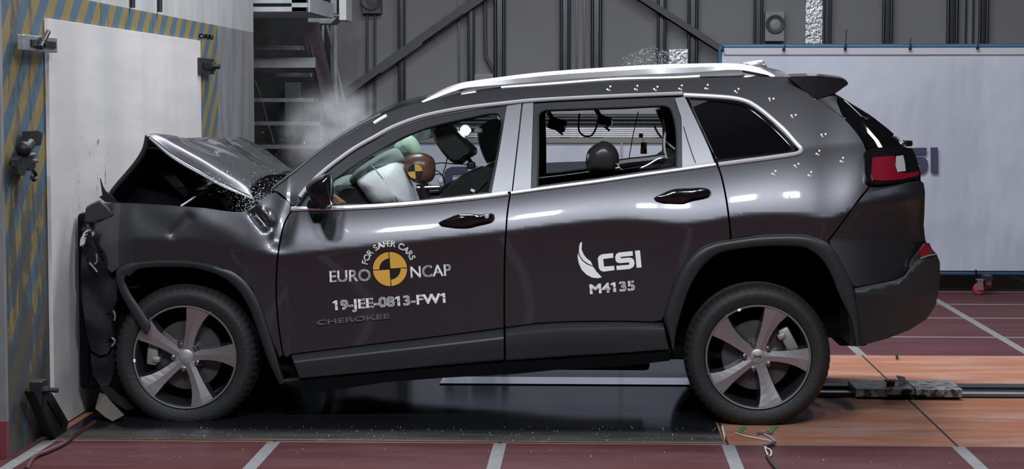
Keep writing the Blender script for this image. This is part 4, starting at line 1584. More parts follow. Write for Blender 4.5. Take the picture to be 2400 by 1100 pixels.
# tailgate side, rear window, spoiler
def ygate(px, py):
    # distance from the hatch line, going rearward
    hx = 1852 + (py - 185) * 1.08 if py < 277 else 1976 + (py - 277) * 0.75
    d = max(0.0, px - hx)
    return ysurf(hx, py) + 0.010 + 0.30 * (1 - math.sqrt(max(0.0, 1 - min(0.98, d / 118.0) ** 2)))


panel('tailgate_pillar', [(1910, 235), (1930, 229), (1953, 223), (1962, 226), (1962, 240), (1970, 262), (1978, 277), (1946, 254)], car, P, yf=ygate, step=8)
RWN = [(1958, 222), (1985, 238), (2014, 255), (2042, 272), (2066, 290), (2088, 308), (2106, 326), (2118, 344)]
panel('tailgate_window', [(1964, 228)] + RWN[1:] + [(2090, 344), (2032, 347), (2024, 334), (2014, 318), (1998, 298), (1980, 278), (1972, 262)], car, M['tint'], yf=ygate, step=8, thick=0.006)
rw = [surf(x, y, ygate) for x, y in sp2(RWN, 3)]
bridge('tailgate_window', rw, M['tint'], car, (0.03, 0, 0.02))
tg = [surf(x, y, ygate) for x, y in ((2118, 344),)] + [surf(2142, 356, ytail), surf(2150, 378, ytail), surf(2157, 404, ytail), surf(2158, 424, ybump), surf(2168, 450, ybump), surf(2167, 490, ybump), surf(2165, 530, ybump), surf(2170, 566, ybump)]
bridge('tailgate', tg, P, car, (0.05, 0, 0))
bl = [surf(x, y, yblow) for x, y in ((2170, 568), (2186, 588), (2197, 600), (2203, 616), (2203, 650), (2199, 690), (2192, 718), (2172, 748), (2132, 774))]
bridge('bumper_cladding', bl, K, bump, (0.05, 0, 0))
SPO = [(1850, 182), (1880, 179), (1915, 178), (1950, 181), (1976, 185), (1986, 192), (1987, 198), (1976, 206), (1957, 219), (1930, 227), (1908, 231), (1880, 208)]
ysp0 = ysurf(1880, 208)


def yspo(px, py):
    return ysp0 - 0.012 + 0.07 * max(0.0, (px - 1860) / 125.0) ** 2 - (232 - py) * 0.0002


spo = panel('spoiler', sp2(SPO, 3, True), car, P, yf=yspo, step=8, thick=0.01)
top = [surf(x, y, yspo) for x, y in sp2(SPO[0:7], 3)]
bridge('spoiler_skin', top, P, spo, lambda u: (0.03 * u, 0, 0.02), 2.5)
bot = [surf(x, y, yspo) for x, y in sp2(SPO[6:11], 3)]
bridge('spoiler_lining', bot, M['gloss_black'], spo, lambda u: (0.02 * (1 - u), 0, 0.0), 2.5)
MB().box(U(2112, 334, 0.9), (0.04, 0.5, 0.03), None, 0, 0.008).build('gate_lip', M['gloss_black'], car)
strip('wiper', [(2096, 317), (2108, 326), (2116, 336)], 0.006, M['chrome'], car, yf=ygate, off=-0.008, mirror=False)

# roof, roof rails, antenna
rf = [surf(x, y) for x, y in sp2(ROOF[10:], 4)]
roof = bridge('roof', rf, P, car, lambda u: (0, 0, 0.012 + 0.045 * min(1, u * 3) * min(1, (1 - u) * 6 + 0.4)), 3.0, 24)
bridge('headlining', [p + Vector((0, 0.03, -0.05)) for p in rf], M['deep'], car, (0, 0, 0.03), 3.0, 8)
RAIL_T = [(986, 239), (1010, 224), (1040, 208), (1076, 195), (1110, 189), (1160, 182), (1240, 172), (1330, 164), (1420, 158), (1520, 152), (1620, 149), (1700, 148), (1740, 150), (1772, 156), (1800, 166), (1820, 178)]
RAIL_B = [(992, 240), (1030, 226), (1060, 215), (1090, 206), (1130, 202), (1180, 198), (1250, 192), (1330, 185), (1420, 180), (1520, 174), (1580, 172), (1650, 168), (1700, 164), (1735, 164), (1765, 169), (1795, 175), (1812, 181)]


def roof_rail(mir):
    a, b = sp2(RAIL_T, 4), sp2(RAIL_B, 4)
    m = len(a)
    rings = []
    for i in range(m):
        k = min(len(b) - 1, round(i * (len(b) - 1) / (m - 1)))
        yb = ysurf(max(a[i][0], 990), 0.5 * (ROOFY(a[i][0])) + 0.5 * ROOFY(a[i][0])) + 0.035
        t, l = U(*a[i], yb), U(*b[k], yb - 0.02)
        w = 0.040
        mid = (t + l) / 2
        ring = [l + Vector((0, -0.004, 0)), mid + Vector((0, -0.012, 0.004)), t + Vector((0, 0.004, -0.004)), t + Vector((0, w * 0.6, 0.0)), mid + Vector((0, w, 0)), l + Vector((0, w * 0.6, 0))]
        rings.append([flip(p) if mir else p for p in ring])
    return MB().loft(rings).build('roof_rail', M['rail'], car, True)


ROOFY = table([(p[0], p[1]) for p in ROOF], 5, 2)
for mir in (False, True):
    r = roof_rail(mir)
    for q in ([(1082, 216), (1092, 222), (1104, 217)], [(1745, 170), (1756, 180), (1772, 178)]):
        for k in (1,):
            yb = ysurf(q[1][0], ROOFY(q[1][0])) + 0.03
            pts = [(q[0][0] - 8, q[0][1] - 6), (q[2][0] + 12, q[2][1] - 7), (q[2][0] + 4, q[1][1]), (q[0][0] + 4, q[1][1] + 2)]
            o3 = [U(x, y, yb) for x, y in pts]
            if mir:
                o3 = [flip(p) for p in o3]
            MB().prism(o3, (0, 0.03 if not mir else -0.03, 0)).build('rail_foot', M['rail'], r)
    # raised edge under the middle of the rail
    e = [(1175, 206), (1290, 198), (1437, 187), (1583, 183), (1640, 180)]
    pts = [surf(x, y, ysurf, 0.028) for x, y in sp2(e, 4)]
    MB().tube([flip(p) if mir else p for p in pts], 0.012, 8).build('rail_base', M['rail'], r, True)
pillow('antenna_fin', [(1738, 150), (1752, 145), (1786, 141), (1792, 148), (1797, 158), (1760, 158)], [0.87, 0.88, 0.9, 0.92, 0.93], [0.6, 0.9, 1.0, 0.9, 0.6], M['rail'], roof)

# windshield
ws = [surf(x, y, ysurf, 0.004) for x, y in sp2(ROOF[:11], 4)]
bridge('windshield', ws, M['screen'], car, lambda u: (-0.05 * (1 - 0.4 * u), 0, 0.035), 2.0, 20)
strip('windshield_edge', [(x - 3, y - 3) for x, y in ROOF[:8]], 0.006, mat('green_glass_edge', (0.035, 0.055, 0.052), 0.45), car, off=0.004)
strip('windshield_label', [(876, 289), (890, 280), (906, 271)], 0.008, M['decal_white'], car, off=0.0, mirror=False)

# ---------------- decals on the doors
W_, Y_, B_ = M['decal_white'], M['decal_yellow'], M['decal_black']
text_decal('EURO', 773, 662, 96, 27, 2.2, fdoor, W_, 0.012)
text_decal('NCAP', 963, 652, 95, 27, 3.6, fdoor, W_, 0.012)
text_decal('19-JEE-0813-FW1', 781, 728, 264, 23, 3.9, fdoor, W_, 0.03)
arc_text('FOR SAFER CARS', 913, 631, 53, 169, 22, 14.5, fdoor, W_, 0.018)
cx, cy, R = 914, 631, 40.0


def arc(r, a0, a1, n=14):
    rot = 4.0
    return [(cx + r * math.cos(math.radians(a + rot)), cy - r * math.sin(math.radians(a + rot))) for a in [a0 + (a1 - a0) * i / n for i in range(n + 1)]]


decal([arc(R + 1.2, 0, 354, 40)], fdoor, B_, 'target_disc', -0.0035)
g = 1.6
decal([arc(R, g, 90 - g) + [(cx + 1.2, cy - 1.4)], arc(R, 180 + g, 270 - g) + [(cx - 1.2, cy + 1.4)],
       arc(R, 90 + g, 180 - g) + list(reversed(arc(25, 90 + g, 180 - g))),
       arc(R, 270 + g, 360 - g) + list(reversed(arc(25, 270 + g, 360 - g)))], fdoor, Y_, 'target_sectors', -0.0055)
cz = lambda q: [(1330 + x * 0.14545, 550 + y * 0.14545) for x, y in q]
for q in (SW1, SW2):
    decal([cz(q)], rdoor, W_, 'logo_swoosh')
for q in (LC, LS, LI):
    decal([cz(q)], rdoor, W_, 'lettering')
text_decal('M4135', 1383, 690, 106, 23, 5.0, rdoor, W_, 0.03)
text_decal('CHEROKEE', 743, 763, 172, 11, 5.4, fdoor, M['badge'], 0.012, -0.006, ext=0.004, name='badge')

# measuring marks on the quarter and roof side
MK = [(1427, 206), (1491, 205), (1537, 206), (1595, 204), (1656, 203), (1727, 211), (1808, 231), (1860, 270), (1930, 315), (1917, 357), (1867, 386), (1814, 404), (1898, 407), (1973, 374), (1849, 456)]
rnd = random.Random(4)
for x, y in MK:
    a = rnd.uniform(-0.6, 0.6)
    c, s = math.cos(a) * 3.6, math.sin(a) * 3.6
    sq = lambda u, v: [(x + u * c - v * s + p * 2.0, y + u * s + v * c + q * 2.0) for p, q in ((-1, -1), (1, -1), (1, 1), (-1, 1))]
    decal([sq(-1.2, 0.6), sq(1.2, -0.6)], quarter, W_, 'target_mark', -0.002)
    decal([sq(-0.2, 1.6)], quarter, Y_, 'target_mark', -0.002)

# ---------------- door handles, mirror
def handle(outl, parent, keyhole=None):
    cxx = sum(p[0] for p in outl) / len(outl); cyy = sum(p[1] for p in outl) / len(outl)
    y0 = ysurf(cxx, cyy)
    o = pillow('door_handle', outl, [y0 + 0.01, y0 - 0.010, y0 - 0.026, y0 - 0.036], [1.0, 1.0, 0.94, 0.6], M['gloss_black'], parent, 4)
    pillow('handle_recess', [(cxx - 35, cyy + 6), (cxx - 20, cyy + 14), (cxx, cyy + 18), (cxx + 20, cyy + 13), (cxx + 30, cyy + 4), (cxx, cyy - 14)], [y0 + 0.012, y0 - 0.002, y0 - 0.006], [1.0, 1.0, 0.9], M['black'], parent, 3)
    if keyhole:
        p = U(*keyhole, y0 - 0.034)
        MB().lathe([(0.0, -0.006), (0.009, -0.005), (0.011, 0.0), (0.011, 0.01)], p, 'Y', 16).build('lock', M['chrome'], parent, True)
    return o


handle([(1027, 523), (1055, 510), (1076, 503), (1103, 502), (1124, 504), (1150, 501), (1159, 508), (1153, 518), (1120, 527), (1098, 533), (1072, 533), (1046, 529)], fdoor, (1141, 508))
handle([(1532, 466), (1556, 453), (1581, 444), (1616, 442), (1650, 441), (1666, 448), (1662, 459), (1625, 468), (1603, 477), (1577, 477), (1551, 475)], rdoor)
mr = pillow('wing_mirror', [(717, 434), (735, 418), (757, 409), (774, 407), (777, 430), (777, 472), (772, 485), (757, 491), (740, 485), (729, 472), (721, 450)], [-0.03, -0.07, -0.13, -0.20, -0.24, -0.26], [0.35, 0.85, 0.97, 1.0, 0.9, 0.55], M['gloss_black'], fdoor, 4, mirror=True)
pillow('mirror_stalk', [(716, 486), (724, 462), (740, 470), (770, 480), (772, 490), (730, 490)], [0.03, -0.02, -0.08], [1.0, 0.9, 0.7], M['black'], fdoor, 2, mirror=True)
pillow('mirror_glass', [(772, 412), (778, 418), (779, 470), (775, 480), (771, 470)], [-0.24, -0.2, -0.08, -0.05], [0.8, 1.0, 1.0, 0.8], M['satin'], fdoor, 2)
strip('mirror_panel', [(697, 484), (716, 458), (735, 440)], 0.006, M['gloss_black'], fdoor, off=-0.01)


# ---------------- wheels
def wheel(cx_, cy_, Y0, rot, yaw, label, far=False, rt=0.346, rr=0.2475):
    c = U(cx_, cy_, Y0)
    if far:
        c = flip(c)
    sg = -1 if not far else 1
    start = len(bpy.data.objects)
    root = bpy.data.objects.new('wheel', None)
    root.empty_display_size = 0.1
    COL.objects.link(root)
    root.parent = car
    WL[root.name] = Vector(c)
    root.location = Vector(c) - WL[car.name]
    root['label'] = label
    root.rotation_euler = (0, 0, yaw)
    made = []
    # built about the origin with outer face towards -y, then turned when on the far side
    Z = Vector((0, 0, 0))

    def place(mb, name, m, smooth=True, sub=None, lab=None):
        vs = mb.v
        if far:
            mb.v = [Vector((-p.x, -p.y, p.z)) for p in vs]
        mb.v = [p + Vector(c) for p in mb.v]
        if name == 'tyre':
            for p in mb.v:
                if p.z < 0.003:
                    p.z = 0.003 + (p.z - 0.003) * 0.02
        o = mb.build(name, m, root, smooth, lab)
        return o
    w = 0.225
    prof = [(0.247, 0.035), (0.250, 0.010), (0.258, 0.000), (0.268, -0.003), (0.285, -0.009), (0.305, -0.009), (0.309, -0.007), (0.326, 0.004), (0.334, 0.013), (0.341, 0.026), (0.3445, 0.042), (0.346, 0.062), (0.346, 0.070), (0.338, 0.072), (0.338, 0.080), (0.346, 0.082), (0.346, 0.106), (0.338, 0.108), (0.338, 0.118), (0.346, 0.120), (0.346, 0.150), (0.338, 0.152), (0.338, 0.160), (0.346, 0.162), (0.3445, 0.185), (0.338, 0.205), (0.326, 0.222), (0.30, 0.232), (0.262, 0.225), (0.247, 0.2)]
    sc_ = rt / 0.346
    mb = MB().lathe([(r * sc_ if r > 0.26 else r, a) for r, a in prof], Z, 'Y', 180, 0,
                    lambda i, k, r: r - (0.007 if (k % 3 == 0 and i in (8, 9, 10, 11, 24, 25)) else 0.0))
    place(mb, 'tyre', M['rubber'])
    mb = MB().lathe([(0.2475, 0.012), (0.2500, 0.004), (0.2470, -0.001), (0.2410, 0.000), (0.2370, 0.010), (0.2330, 0.030), (0.226, 0.06), (0.222, 0.18), (0.247, 0.20)], Z, 'Y', 96)
    mb.m = [0 if (i // 96) < 3 else 1 for i in range(len(mb.f))]
    place(mb, 'rim', [M['alloy'], M['alloy_dark']])
    mb = MB().lathe([(0.0, 0.085), (0.165, 0.085), (0.168, 0.088), (0.168, 0.108), (0.0, 0.108)], Z, 'Y', 64).lathe([(0.085, 0.086), (0.082, 0.06), (0.0, 0.06)], Z, 'Y', 40)
    place(mb, 'brake_disc', M['disc'])
    mb = MB().lathe([(0.0, 0.16), (0.222, 0.16)], Z, 'Y', 48)
    place(mb, 'backing_plate', M['deep'])
    # spokes: narrow at the hub, flaring to one side at the rim, machined face and dark flanks
    E1 = [(0.030, 0.030), (0.060, 0.0240), (0.10, 0.0245), (0.14, 0.0265), (0.18, 0.0310), (0.215, 0.037), (0.2430, 0.042)]
    E2 = [(0.030, -0.030), (0.060, -0.0240), (0.10, -0.0265), (0.14, -0.034), (0.18, -0.047), (0.215, -0.065), (0.2390, -0.083)]
    yface = lambda r: 0.034 - 0.030 * min(1, r / 0.235) ** 1.6
    for k in range(5):
        a = math.radians(rot - 72 * k)
        ca, sa = math.cos(a), math.sin(a)
        mb = MB()
        rows = []
        for (r1, v1), (r2, v2) in zip(E1, E2):
            row = []
            yf1 = yface(r1)
            for (u, v, y) in ((r1, v1 + 0.010, yf1 + 0.050), (r1, v1, yf1 + 0.002), ((r1 + r2) / 2, (v1 + v2) / 2, yf1 - 0.002), (r2, v2, yf1 + 0.002), (r2, v2 - 0.012, yf1 + 0.050)):
                row.append(Vector((u * ca - v * sa, y, u * sa + v * ca)))
            rows.append(row)
        vs = [p for row in rows for p in row]
        fs, mi = [], []
        for i in range(len(rows) - 1):
            for j in range(4):
                q = i * 5 + j
                fs.append((q, q + 1, q + 6, q + 5))
                mi.append(1 if j in (0, 3) else 0)
        mb.v, mb.f, mb.m = vs, fs, mi
        o = place(mb, 'spoke', [M['alloy'], M['alloy_dark']], False)
        for p_, i_ in zip(o.data.polygons, mi):
            p_.use_smooth = False
    mb = MB().lathe([(0.050, 0.08), (0.049, 0.040), (0.046, 0.0345), (0.034, 0.0335)], Z, 'Y', 40)
    place(mb, 'hub', M['alloy'])
    mb = MB().lathe([(0.0345, 0.04), (0.034, 0.029), (0.030, 0.0265), (0.0, 0.0255)], Z, 'Y', 40)
    cap = place(mb, 'centre_cap', M['cap'])
    if not far:
        vs, fs = text_mesh('Jeep', 0.01)
        x0, x1, y0, y1 = text_box(vs)
        s_ = 0.042 / (x1 - x0)
        mb = MB().add([Vector(((v.x - (x0 + x1) / 2) * s_, 0.0245, (v.y - (y0 + y1) / 2) * s_)) for v in vs], fs)
        place(mb, 'cap_lettering', M['decal_white'], False)
    for k in range(5):
        a = math.radians(rot + 36 - 72 * k)
        p = Vector((0.063 * math.cos(a), 0.012, 0.063 * math.sin(a)))
        mb = MB().lathe([(0.0, 0.004), (0.009, 0.006), (0.0130, 0.012), (0.0145, 0.022), (0.0145, 0.06)], p, 'Y', 12)
        place(mb, 'lug_nut', M['nut'])
    for aa in (math.radians(175 if cx_ < 1000 else 28),):
        p = Vector((0.165 * math.cos(aa), 0.07, 0.165 * math.sin(aa)))
        q = Matrix.Rotation(-aa, 3, 'Y')
        mb = MB().box(p, (0.055, 0.05, 0.12), q, 0, 0.012).box(p + q @ Vector((-0.02, -0.01, 0.03)), (0.04, 0.05, 0.03), q, 0, 0.01)
        place(mb, 'brake_caliper', M['caliper'], True)
    a = math.radians(184 if cx_ < 1000 else 112)
    p = Vector((0.2425 * math.cos(a), -0.002, 0.2425 * math.sin(a)))
    mb = MB().box(p, (0.012, 0.006, 0.016), Matrix.Rotation(-a, 3, 'Y'), 0, 0.002)
    place(mb, 'balance_weight', M['decal_white'], False)
    return root


wheel(433, 838, 0.005, 78, math.radians(1.0), 'front wheel on the near side with its tyre against the crushed bumper')
wheel(1777, 838, 0.0, 73, 0.0, 'rear wheel on the near side standing on the orange lane edge')
wheel(433, 838, 0.005, 78, 0.0, 'front wheel on the far side', True)
wheel(1777, 838, 0.0, 73, 0.0, 'rear wheel on the far side', True)
# ---------------- under-structure: inner sides, floor pan, wheel wells
D = M['deep']
yin = lambda x, y: ysurf(x, y) + 0.10
inner = [(600, 505), (690, 497), (800, 494), (1000, 482), (1190, 460), (1400, 432), (1680, 391), (1880, 372), (1950, 372), (1985, 420), (1985, 560), (1985, 600), (1985, 640), (1950, 590), (1900, 566), (1785, 560), (1690, 580), (1640, 600), (1600, 640), (1570, 700), (1556, 800), (1300, 835), (1000, 858), (700, 885), (650, 860), (628, 780), (606, 715)]
panel('inner_side', inner, car, D, yf=lambda x, y: max(0.05, ysurf(min(x, 1950), y) + 0.06), step=60)
xl, xr = U(640, 700, 0.1).x, U(2120, 700, 0.1).x
MB().corners((xl, 0.10, 0.30), (xr - 0.62, WID - 0.10, 0.36), 0, 0.01).build('floor_pan', D, car)
MB().corners((xl + 0.5, 0.35, 0.21), (xr - 1.2, WID - 0.35, 0.30), 0, 0.02).build('exhaust_tunnel', D, car)


def well(pts, y0, y1, name):
    ring = [[U(x, y, y0) for x, y in pts]]
    ring.append([Vector((p.x, y1, p.z)) for p in ring[0]])
    for mir in (0, 1):
        V = [flip(p) if mir else p for r in ring for p in r]
        n = len(pts)
        fs = [(i, i + 1, n + i + 1, n + i) for i in range(n - 1)] + [tuple(range(n, 2 * n))]
        MB().add(V, fs).build(name, D, car)


well([(1572, 830), (1590, 760), (1602, 715), (1618, 670), (1645, 625), (1680, 594), (1714, 582), (1785, 572), (1850, 571), (1896, 578), (1932, 602), (1958, 640), (1978, 700), (1998, 762), (2008, 815)], 0.05, 0.46, 'wheel_well')
well([(205, 900), (205, 700), (270, 640), (310, 624), (393, 616), (455, 618), (500, 629), (540, 648), (570, 676), (596, 722), (618, 785), (635, 840), (660, 900)], 0.05, 0.52, 'wheel_well')
ru0, ru1 = U(1962, 811, 0.50), U(2036, 660, 0.5)
MB().corners((ru0.x, 0.48, ru0.z), (ru1.x, WID - 0.48, ru1.z), 0, 0.02).build('underbody', D, car)
for mir in (0, 1):
    q = [U(x, y, 0.06) for x, y in ((1985, 700), (2003, 700), (2012, 812), (1994, 812))]
    mb = MB().prism([flip(p) if mir else p for p in q], (0, -0.42 if mir else 0.42, 0))
    mb.build('wheel_liner', K, car)
strip('liner_edge', [(285, 678), (340, 668), (395, 667), (450, 672), (500, 676), (545, 684)], 0.006, M['gloss_black'], car, yf=lambda x, y: 0.12, mirror=False)

# ---------------- crushed nose
def ynose(px, py):
    return 0.02 + 0.06 * noise.noise(Vector((px * 0.02, py * 0.014, 1.0)))


out = [(207, 545), (197, 575), (191, 605), (190, 640), (193, 690), (197, 740), (204, 790), (214, 822), (232, 834), (252, 830), (266, 806), (262, 770), (262, 735), (272, 700), (276, 664), (268, 638), (240, 615), (225, 592), (214, 570)]
fb = panel('bumper', out, car, M['nose'], yf=ynose, step=9, mirror=True, label='crushed front bumper corner')
out = [(212, 828), (236, 836), (256, 832), (268, 812), (270, 850), (266, 880), (256, 902), (246, 912), (232, 902), (218, 880)]
panel('bumper_fragment', out, fb, M['nose'], yf=lambda x, y: ynose(x, y) + 0.02, step=9, mirror=False)
out = [(231, 908), (246, 904), (262, 910), (276, 922), (300, 940), (316, 958), (296, 962), (268, 944), (248, 926)]
panel('torn_liner', out, fb, M['nose'], yf=lambda x, y: 0.05 + 0.02 * math.sin(x * 0.07), step=9, mirror=False)
out = [(201, 489), (212, 482), (232, 473), (248, 487), (263, 504), (258, 510), (238, 514), (215, 521), (198, 518)]
panel('torn_panel', out, car, mat('scuffed_dark_grey', (0.05, 0.05, 0.052), 0.6), yf=lambda x, y: -0.005 + (y - 500) * 0.0012, step=9, mirror=False, label='torn dark grey wing corner bent against the board')
out = [(222, 548), (208, 535), (196, 545), (188, 562), (187, 576), (197, 580), (206, 570)]
hl = panel('head_lamp', out, car, M['white_lens'], yf=lambda x, y: 0.03, step=9, mirror=True, label='smashed white front lamp against the board')
for q in ([(200, 548), (216, 541)], [(199, 556), (213, 548)]):
    strip('lamp_rib', q, 0.004, M['black'], hl, yf=lambda x, y: 0.018, mirror=False, n=1)
# torn black bits
rnd = random.Random(11)
for (x0, y0, s, n) in ((205, 528, 16, 5), (203, 585, 14, 5), (228, 596, 14, 4), (262, 742, 14, 5), (266, 800, 14, 4), (212, 608, 12, 3)):
    mb = MB()
    for k in range(n):
        a = rnd.uniform(0, 6.28)
        p = [(x0 + rnd.uniform(-s, s), y0 + rnd.uniform(-s, s)) for _ in range(3)]
        mb.prism([U(x, y, rnd.uniform(-0.01, 0.05)) for x, y in p], (0, 0.012, 0))
    mb.build('torn_plastic', M['black'], fb)
for q in ([(210, 616), (222, 630), (228, 638)], [(226, 595), (228, 612), (222, 620)], [(266, 728), (270, 740), (268, 752)], [(262, 792), (270, 800), (262, 812)]):
    strip('torn_edge', q, 0.005, M['bare_metal'], fb, yf=lambda x, y: -0.01, mirror=False, n=3)
out = [(234, 419), (240, 437), (246, 448), (256, 455), (266, 464), (280, 478), (246, 474), (232, 462), (240, 458)]
panel('torn_wing_edge', out, car, M['black'], yf=lambda x, y: 0.06, step=12, mirror=False)
# filler behind the nose so the crushed bay is closed
xn = PB + 0.012
a = U(300, 560, 0.1)
MB().corners((xn, 0.10, 0.14), (a.x, WID - 0.10, U(300, 500, 0.1).z), 0, 0.02).build('crash_structure', D, car)
MB().corners((a.x, 0.14, U(300, 600, 0.1).z), (U(600, 600, 0.1).x, WID - 0.14, U(400, 520, 0.1).z), 0, 0.02).build('engine_bay', D, car)
# brown liner flap lying by the tyre
fl_ = [U(x, y, y2) for x, y, y2 in ((233, 922, -0.02), (223, 958, -0.04), (246, 978, -0.06), (264, 988, -0.07), (290, 974, -0.05), (262, 945, 0.0), (246, 926, 0.0))]
for p in fl_:
    p.z = max(p.z, 0.008)
tag(MB().prism(fl_, (0, 0.012, 0.0)).build('liner_flap', M['brown_rubber']), 'dusty brown liner flap on the floor before the front tyre', 'flap')

# ---------------- bonnet folded into a peak
NE = sp2([(342, 317), (368, 340), (397, 365), (432, 388), (470, 409), (518, 436), (562, 455), (592, 467)], 3)
FE = sp2([(553, 322), (566, 325), (596, 338), (620, 352), (639, 367), (664, 386), (686, 404)], 3)


RIDGE = [(0, 342, 317, 0.12), (0.15, 385, 322, 0.32), (0.35, 434, 327, 0.62), (0.55, 482, 329, 0.95), (0.8, 530, 327, 1.35), (1, 557, 322, 1.66)]
REAR = [(0, 592, 467, 0.12), (0.07, 588, 447, 0.22), (0.2, 601, 424, 0.42), (0.45, 628, 411, 0.80), (0.75, 663, 408, 1.26), (1, 686, 404, 1.66)]


def pcurve(tb, v):
    P3 = [(a, U(x, y, Y)) for a, x, y, Y in tb]
    for (a, p), (b, q) in zip(P3, P3[1:]):
        if v <= b:
            return p.lerp(q, (v - a) / (b - a))
    return P3[-1][1]


def bonnet():
    nu, nv = 44, 90
    Vv, Fc = [], []

    def samp(q, t):
        u = t * (len(q) - 1)
        i = min(int(u), len(q) - 2)
        f = u - i
        return q[i][0] + (q[i + 1][0] - q[i][0]) * f, q[i][1] + (q[i + 1][1] - q[i][1]) * f
    c00, c01, c10, c11 = pcurve(RIDGE, 0), pcurve(RIDGE, 1), pcurve(REAR, 0), pcurve(REAR, 1)
    rg = [pcurve(RIDGE, j / nv) for j in range(nv + 1)]
    rr2 = [pcurve(REAR, j / nv) for j in range(nv + 1)]
    for _ in range(4):
        for q in (rg, rr2):
            c = [p.copy() for p in q]
            for j in range(1, nv):
                q[j] = (c[j - 1] + c[j] * 2 + c[j + 1]) / 4
    for i in range(nu + 1):
        u = i / nu
        a, b = U(*samp(NE, u), 0.12), U(*samp(FE, u), 1.66)
        for j in range(nv + 1):
            v = j / nv
            p = rg[j] * (1 - u) + rr2[j] * u + a * (1 - v) + b * v - ((c00 * (1 - v) + c01 * v) * (1 - u) + (c10 * (1 - v) + c11 * v) * u)
            e = math.sin(math.pi * min(1, max(0, u))) ** 0.6 if 0 < u < 1 else 0.0
            v0 = 0.04
            p.z += 0.050 * e * (v / v0 if v < v0 else 1 - (v - v0) / (1 - v0))
            w = min(1, v * 8, (1 - v) * 6)
            A = (0.014 * (1 - u) ** 1.2 * min(1, u * 5)) * w
            p.z += A * math.sin(2 * math.pi * v / 0.42 + 1.4 * u) + A * 0.25 * math.sin(2 * math.pi * v / 0.17 + 5 * u)
            q = (v - 0.34 - 0.10 * u) / 0.02
            p.z -= 0.016 * math.exp(-q * q) * math.sin(math.pi * min(1, u * 1.25)) * w
            p.z += 0.004 * noise.noise(Vector((u * 4, v * 5, 4.0))) * w
            Vv.append(p)
    for i in range(nu):
        for j in range(nv):
            k = i * (nv + 1) + j
            Fc.append((k, k + nv + 1, k + nv + 2, k + 1))
    o = MB().add(Vv, Fc).build('bonnet', P, car, True, 'crumpled bonnet folded up into a peak')
    md = o.modifiers.new('thickness', 'SOLIDIFY')
    md.thickness = 0.012
    md.offset = 0
    # front half hanging down from the fold
    FN = sp2([(342, 318), (339, 335), (334, 352), (320, 376), (300, 401), (280, 424), (262, 446), (246, 470)], 3)
    ridge = [p.copy() for p in Vv[:nv + 1]]
    base = U(342, 318, 0.12)
    V2, F2 = [], []
    m = len(FN)
    for i, (x, y) in enumerate(FN):
        q = U(x, y, 0.12)
        dd = q - base
        for j in range(nv + 1):
            p = ridge[j] + Vector((max(dd.x * 1.0, xn - ridge[j].x + 0.02) if ridge[j].x + dd.x < xn + 0.02 else dd.x, 0, dd.z))
            V2.append(p)
    for i in range(m - 1):
        for j in range(nv):
            k = i * (nv + 1) + j
            F2.append((k, k + nv + 1, k + nv + 2, k + 1))
    o2 = MB().add(V2, F2).build('bonnet_flap', [M['gloss_black']], o, True)
    md = o2.modifiers.new('thickness', 'SOLIDIFY')
    md.thickness = 0.01
    md.offset = 0
    pts = [U(x, y, 0.112) for x, y in NE]
    MB().tube(pts, 0.006, 8).build('folded_edge', P, o, True)
    pts = [U(x + 5, y + 2, 0.112) for x, y in FN]
    MB().tube(pts, 0.009, 8).build('folded_edge', M['black'], o, True)
    return o


bon = bonnet()
# engine bay parts seen under the fold
ebp = [U(x, y, 0.55) for x, y in ((350, 412), (374, 402), (410, 442), (390, 456))]
MB().prism(ebp, (0.0, 0.25, 0.0)).build('engine_cover', M['cladding'], car)
ebp = [U(x, y, 0.5) for x, y in ((388, 455), (409, 440), (432, 462), (428, 478), (396, 474))]
MB().prism(ebp, (0, 0.2, 0)).build('fuse_box', M['black'], car)
MB().tube([U(424, 484, 0.3), U(470, 454, 0.34), U(500, 440, 0.36)], 0.008, 8).build('bay_strut', M['satin'], car, True)
MB().tube(spline([U(500, 446, 0.3), U(514, 455, 0.26), U(528, 470, 0.2), U(540, 490, 0.15)], 6), 0.022, 10).build('hose', M['gloss_black'], car, True)
MB().prism([U(x, y, 0.3) for x, y in ((458, 444), (482, 433), (488, 441), (472, 446))], (0, 0.02, 0)).build('bracket', M['bare_metal'], car)
MB().sphere(U(396, 485, 0.28), (0.012, 0.012, 0.008)).build('cap', M['bare_metal'], car, True)
ebp = [U(x, y, 0.45) for x, y in ((440, 450), (500, 430), (580, 460), (590, 492), (440, 486))]
MB().prism(ebp, (0, 0.9, 0)).build('engine_block', M['black'], car)
ebp = [U(x, y, 0.35) for x, y in ((262, 462), (330, 440), (420, 470), (440, 488), (262, 482))]
MB().prism(ebp, (0, 1.1, 0)).build('radiator_pack', D, car)
# cowl at the foot of the windshield
co = [U(x, y, 0.28) for x, y in ((582, 470), (588, 444), (601, 424), (628, 411), (664, 408), (680, 412), (650, 440), (628, 458))]
MB().prism(co, (0.0, 0.5, 0.0)).build('cowl', M['gloss_black'], car)
MB().tube([U(600, 440, 0.26), U(630, 430, 0.3), U(655, 436, 0.32)], 0.008, 8).build('wiper_arm', M['gloss_black'], car, True)
fw = [surf(640, 452, ysurf, 0.02), U(600, 500, 0.12), U(600, 560, 0.12), U(600, 700, 0.12)]
bridge('firewall', fw, D, car, (0, 0, 0))

# ---------------- cabin
YD = 0.48
pillow('dashboard', [(640, 470), (700, 452), (770, 448), (810, 452), (832, 470), (820, 500), (700, 520)], [0.2, 0.3, 0.9, 1.5, 1.6], [0.9, 1.0, 1.0, 1.0, 0.9], M['black'], car, 3)
pillow('instrument_hood', [(795, 455), (806, 440), (826, 434), (845, 440), (860, 460), (880, 486), (800, 490)], [0.3, 0.34, 0.46, 0.6, 0.64], [0.85, 1.0, 1.0, 1.0, 0.85], M['leather'], car, 3)
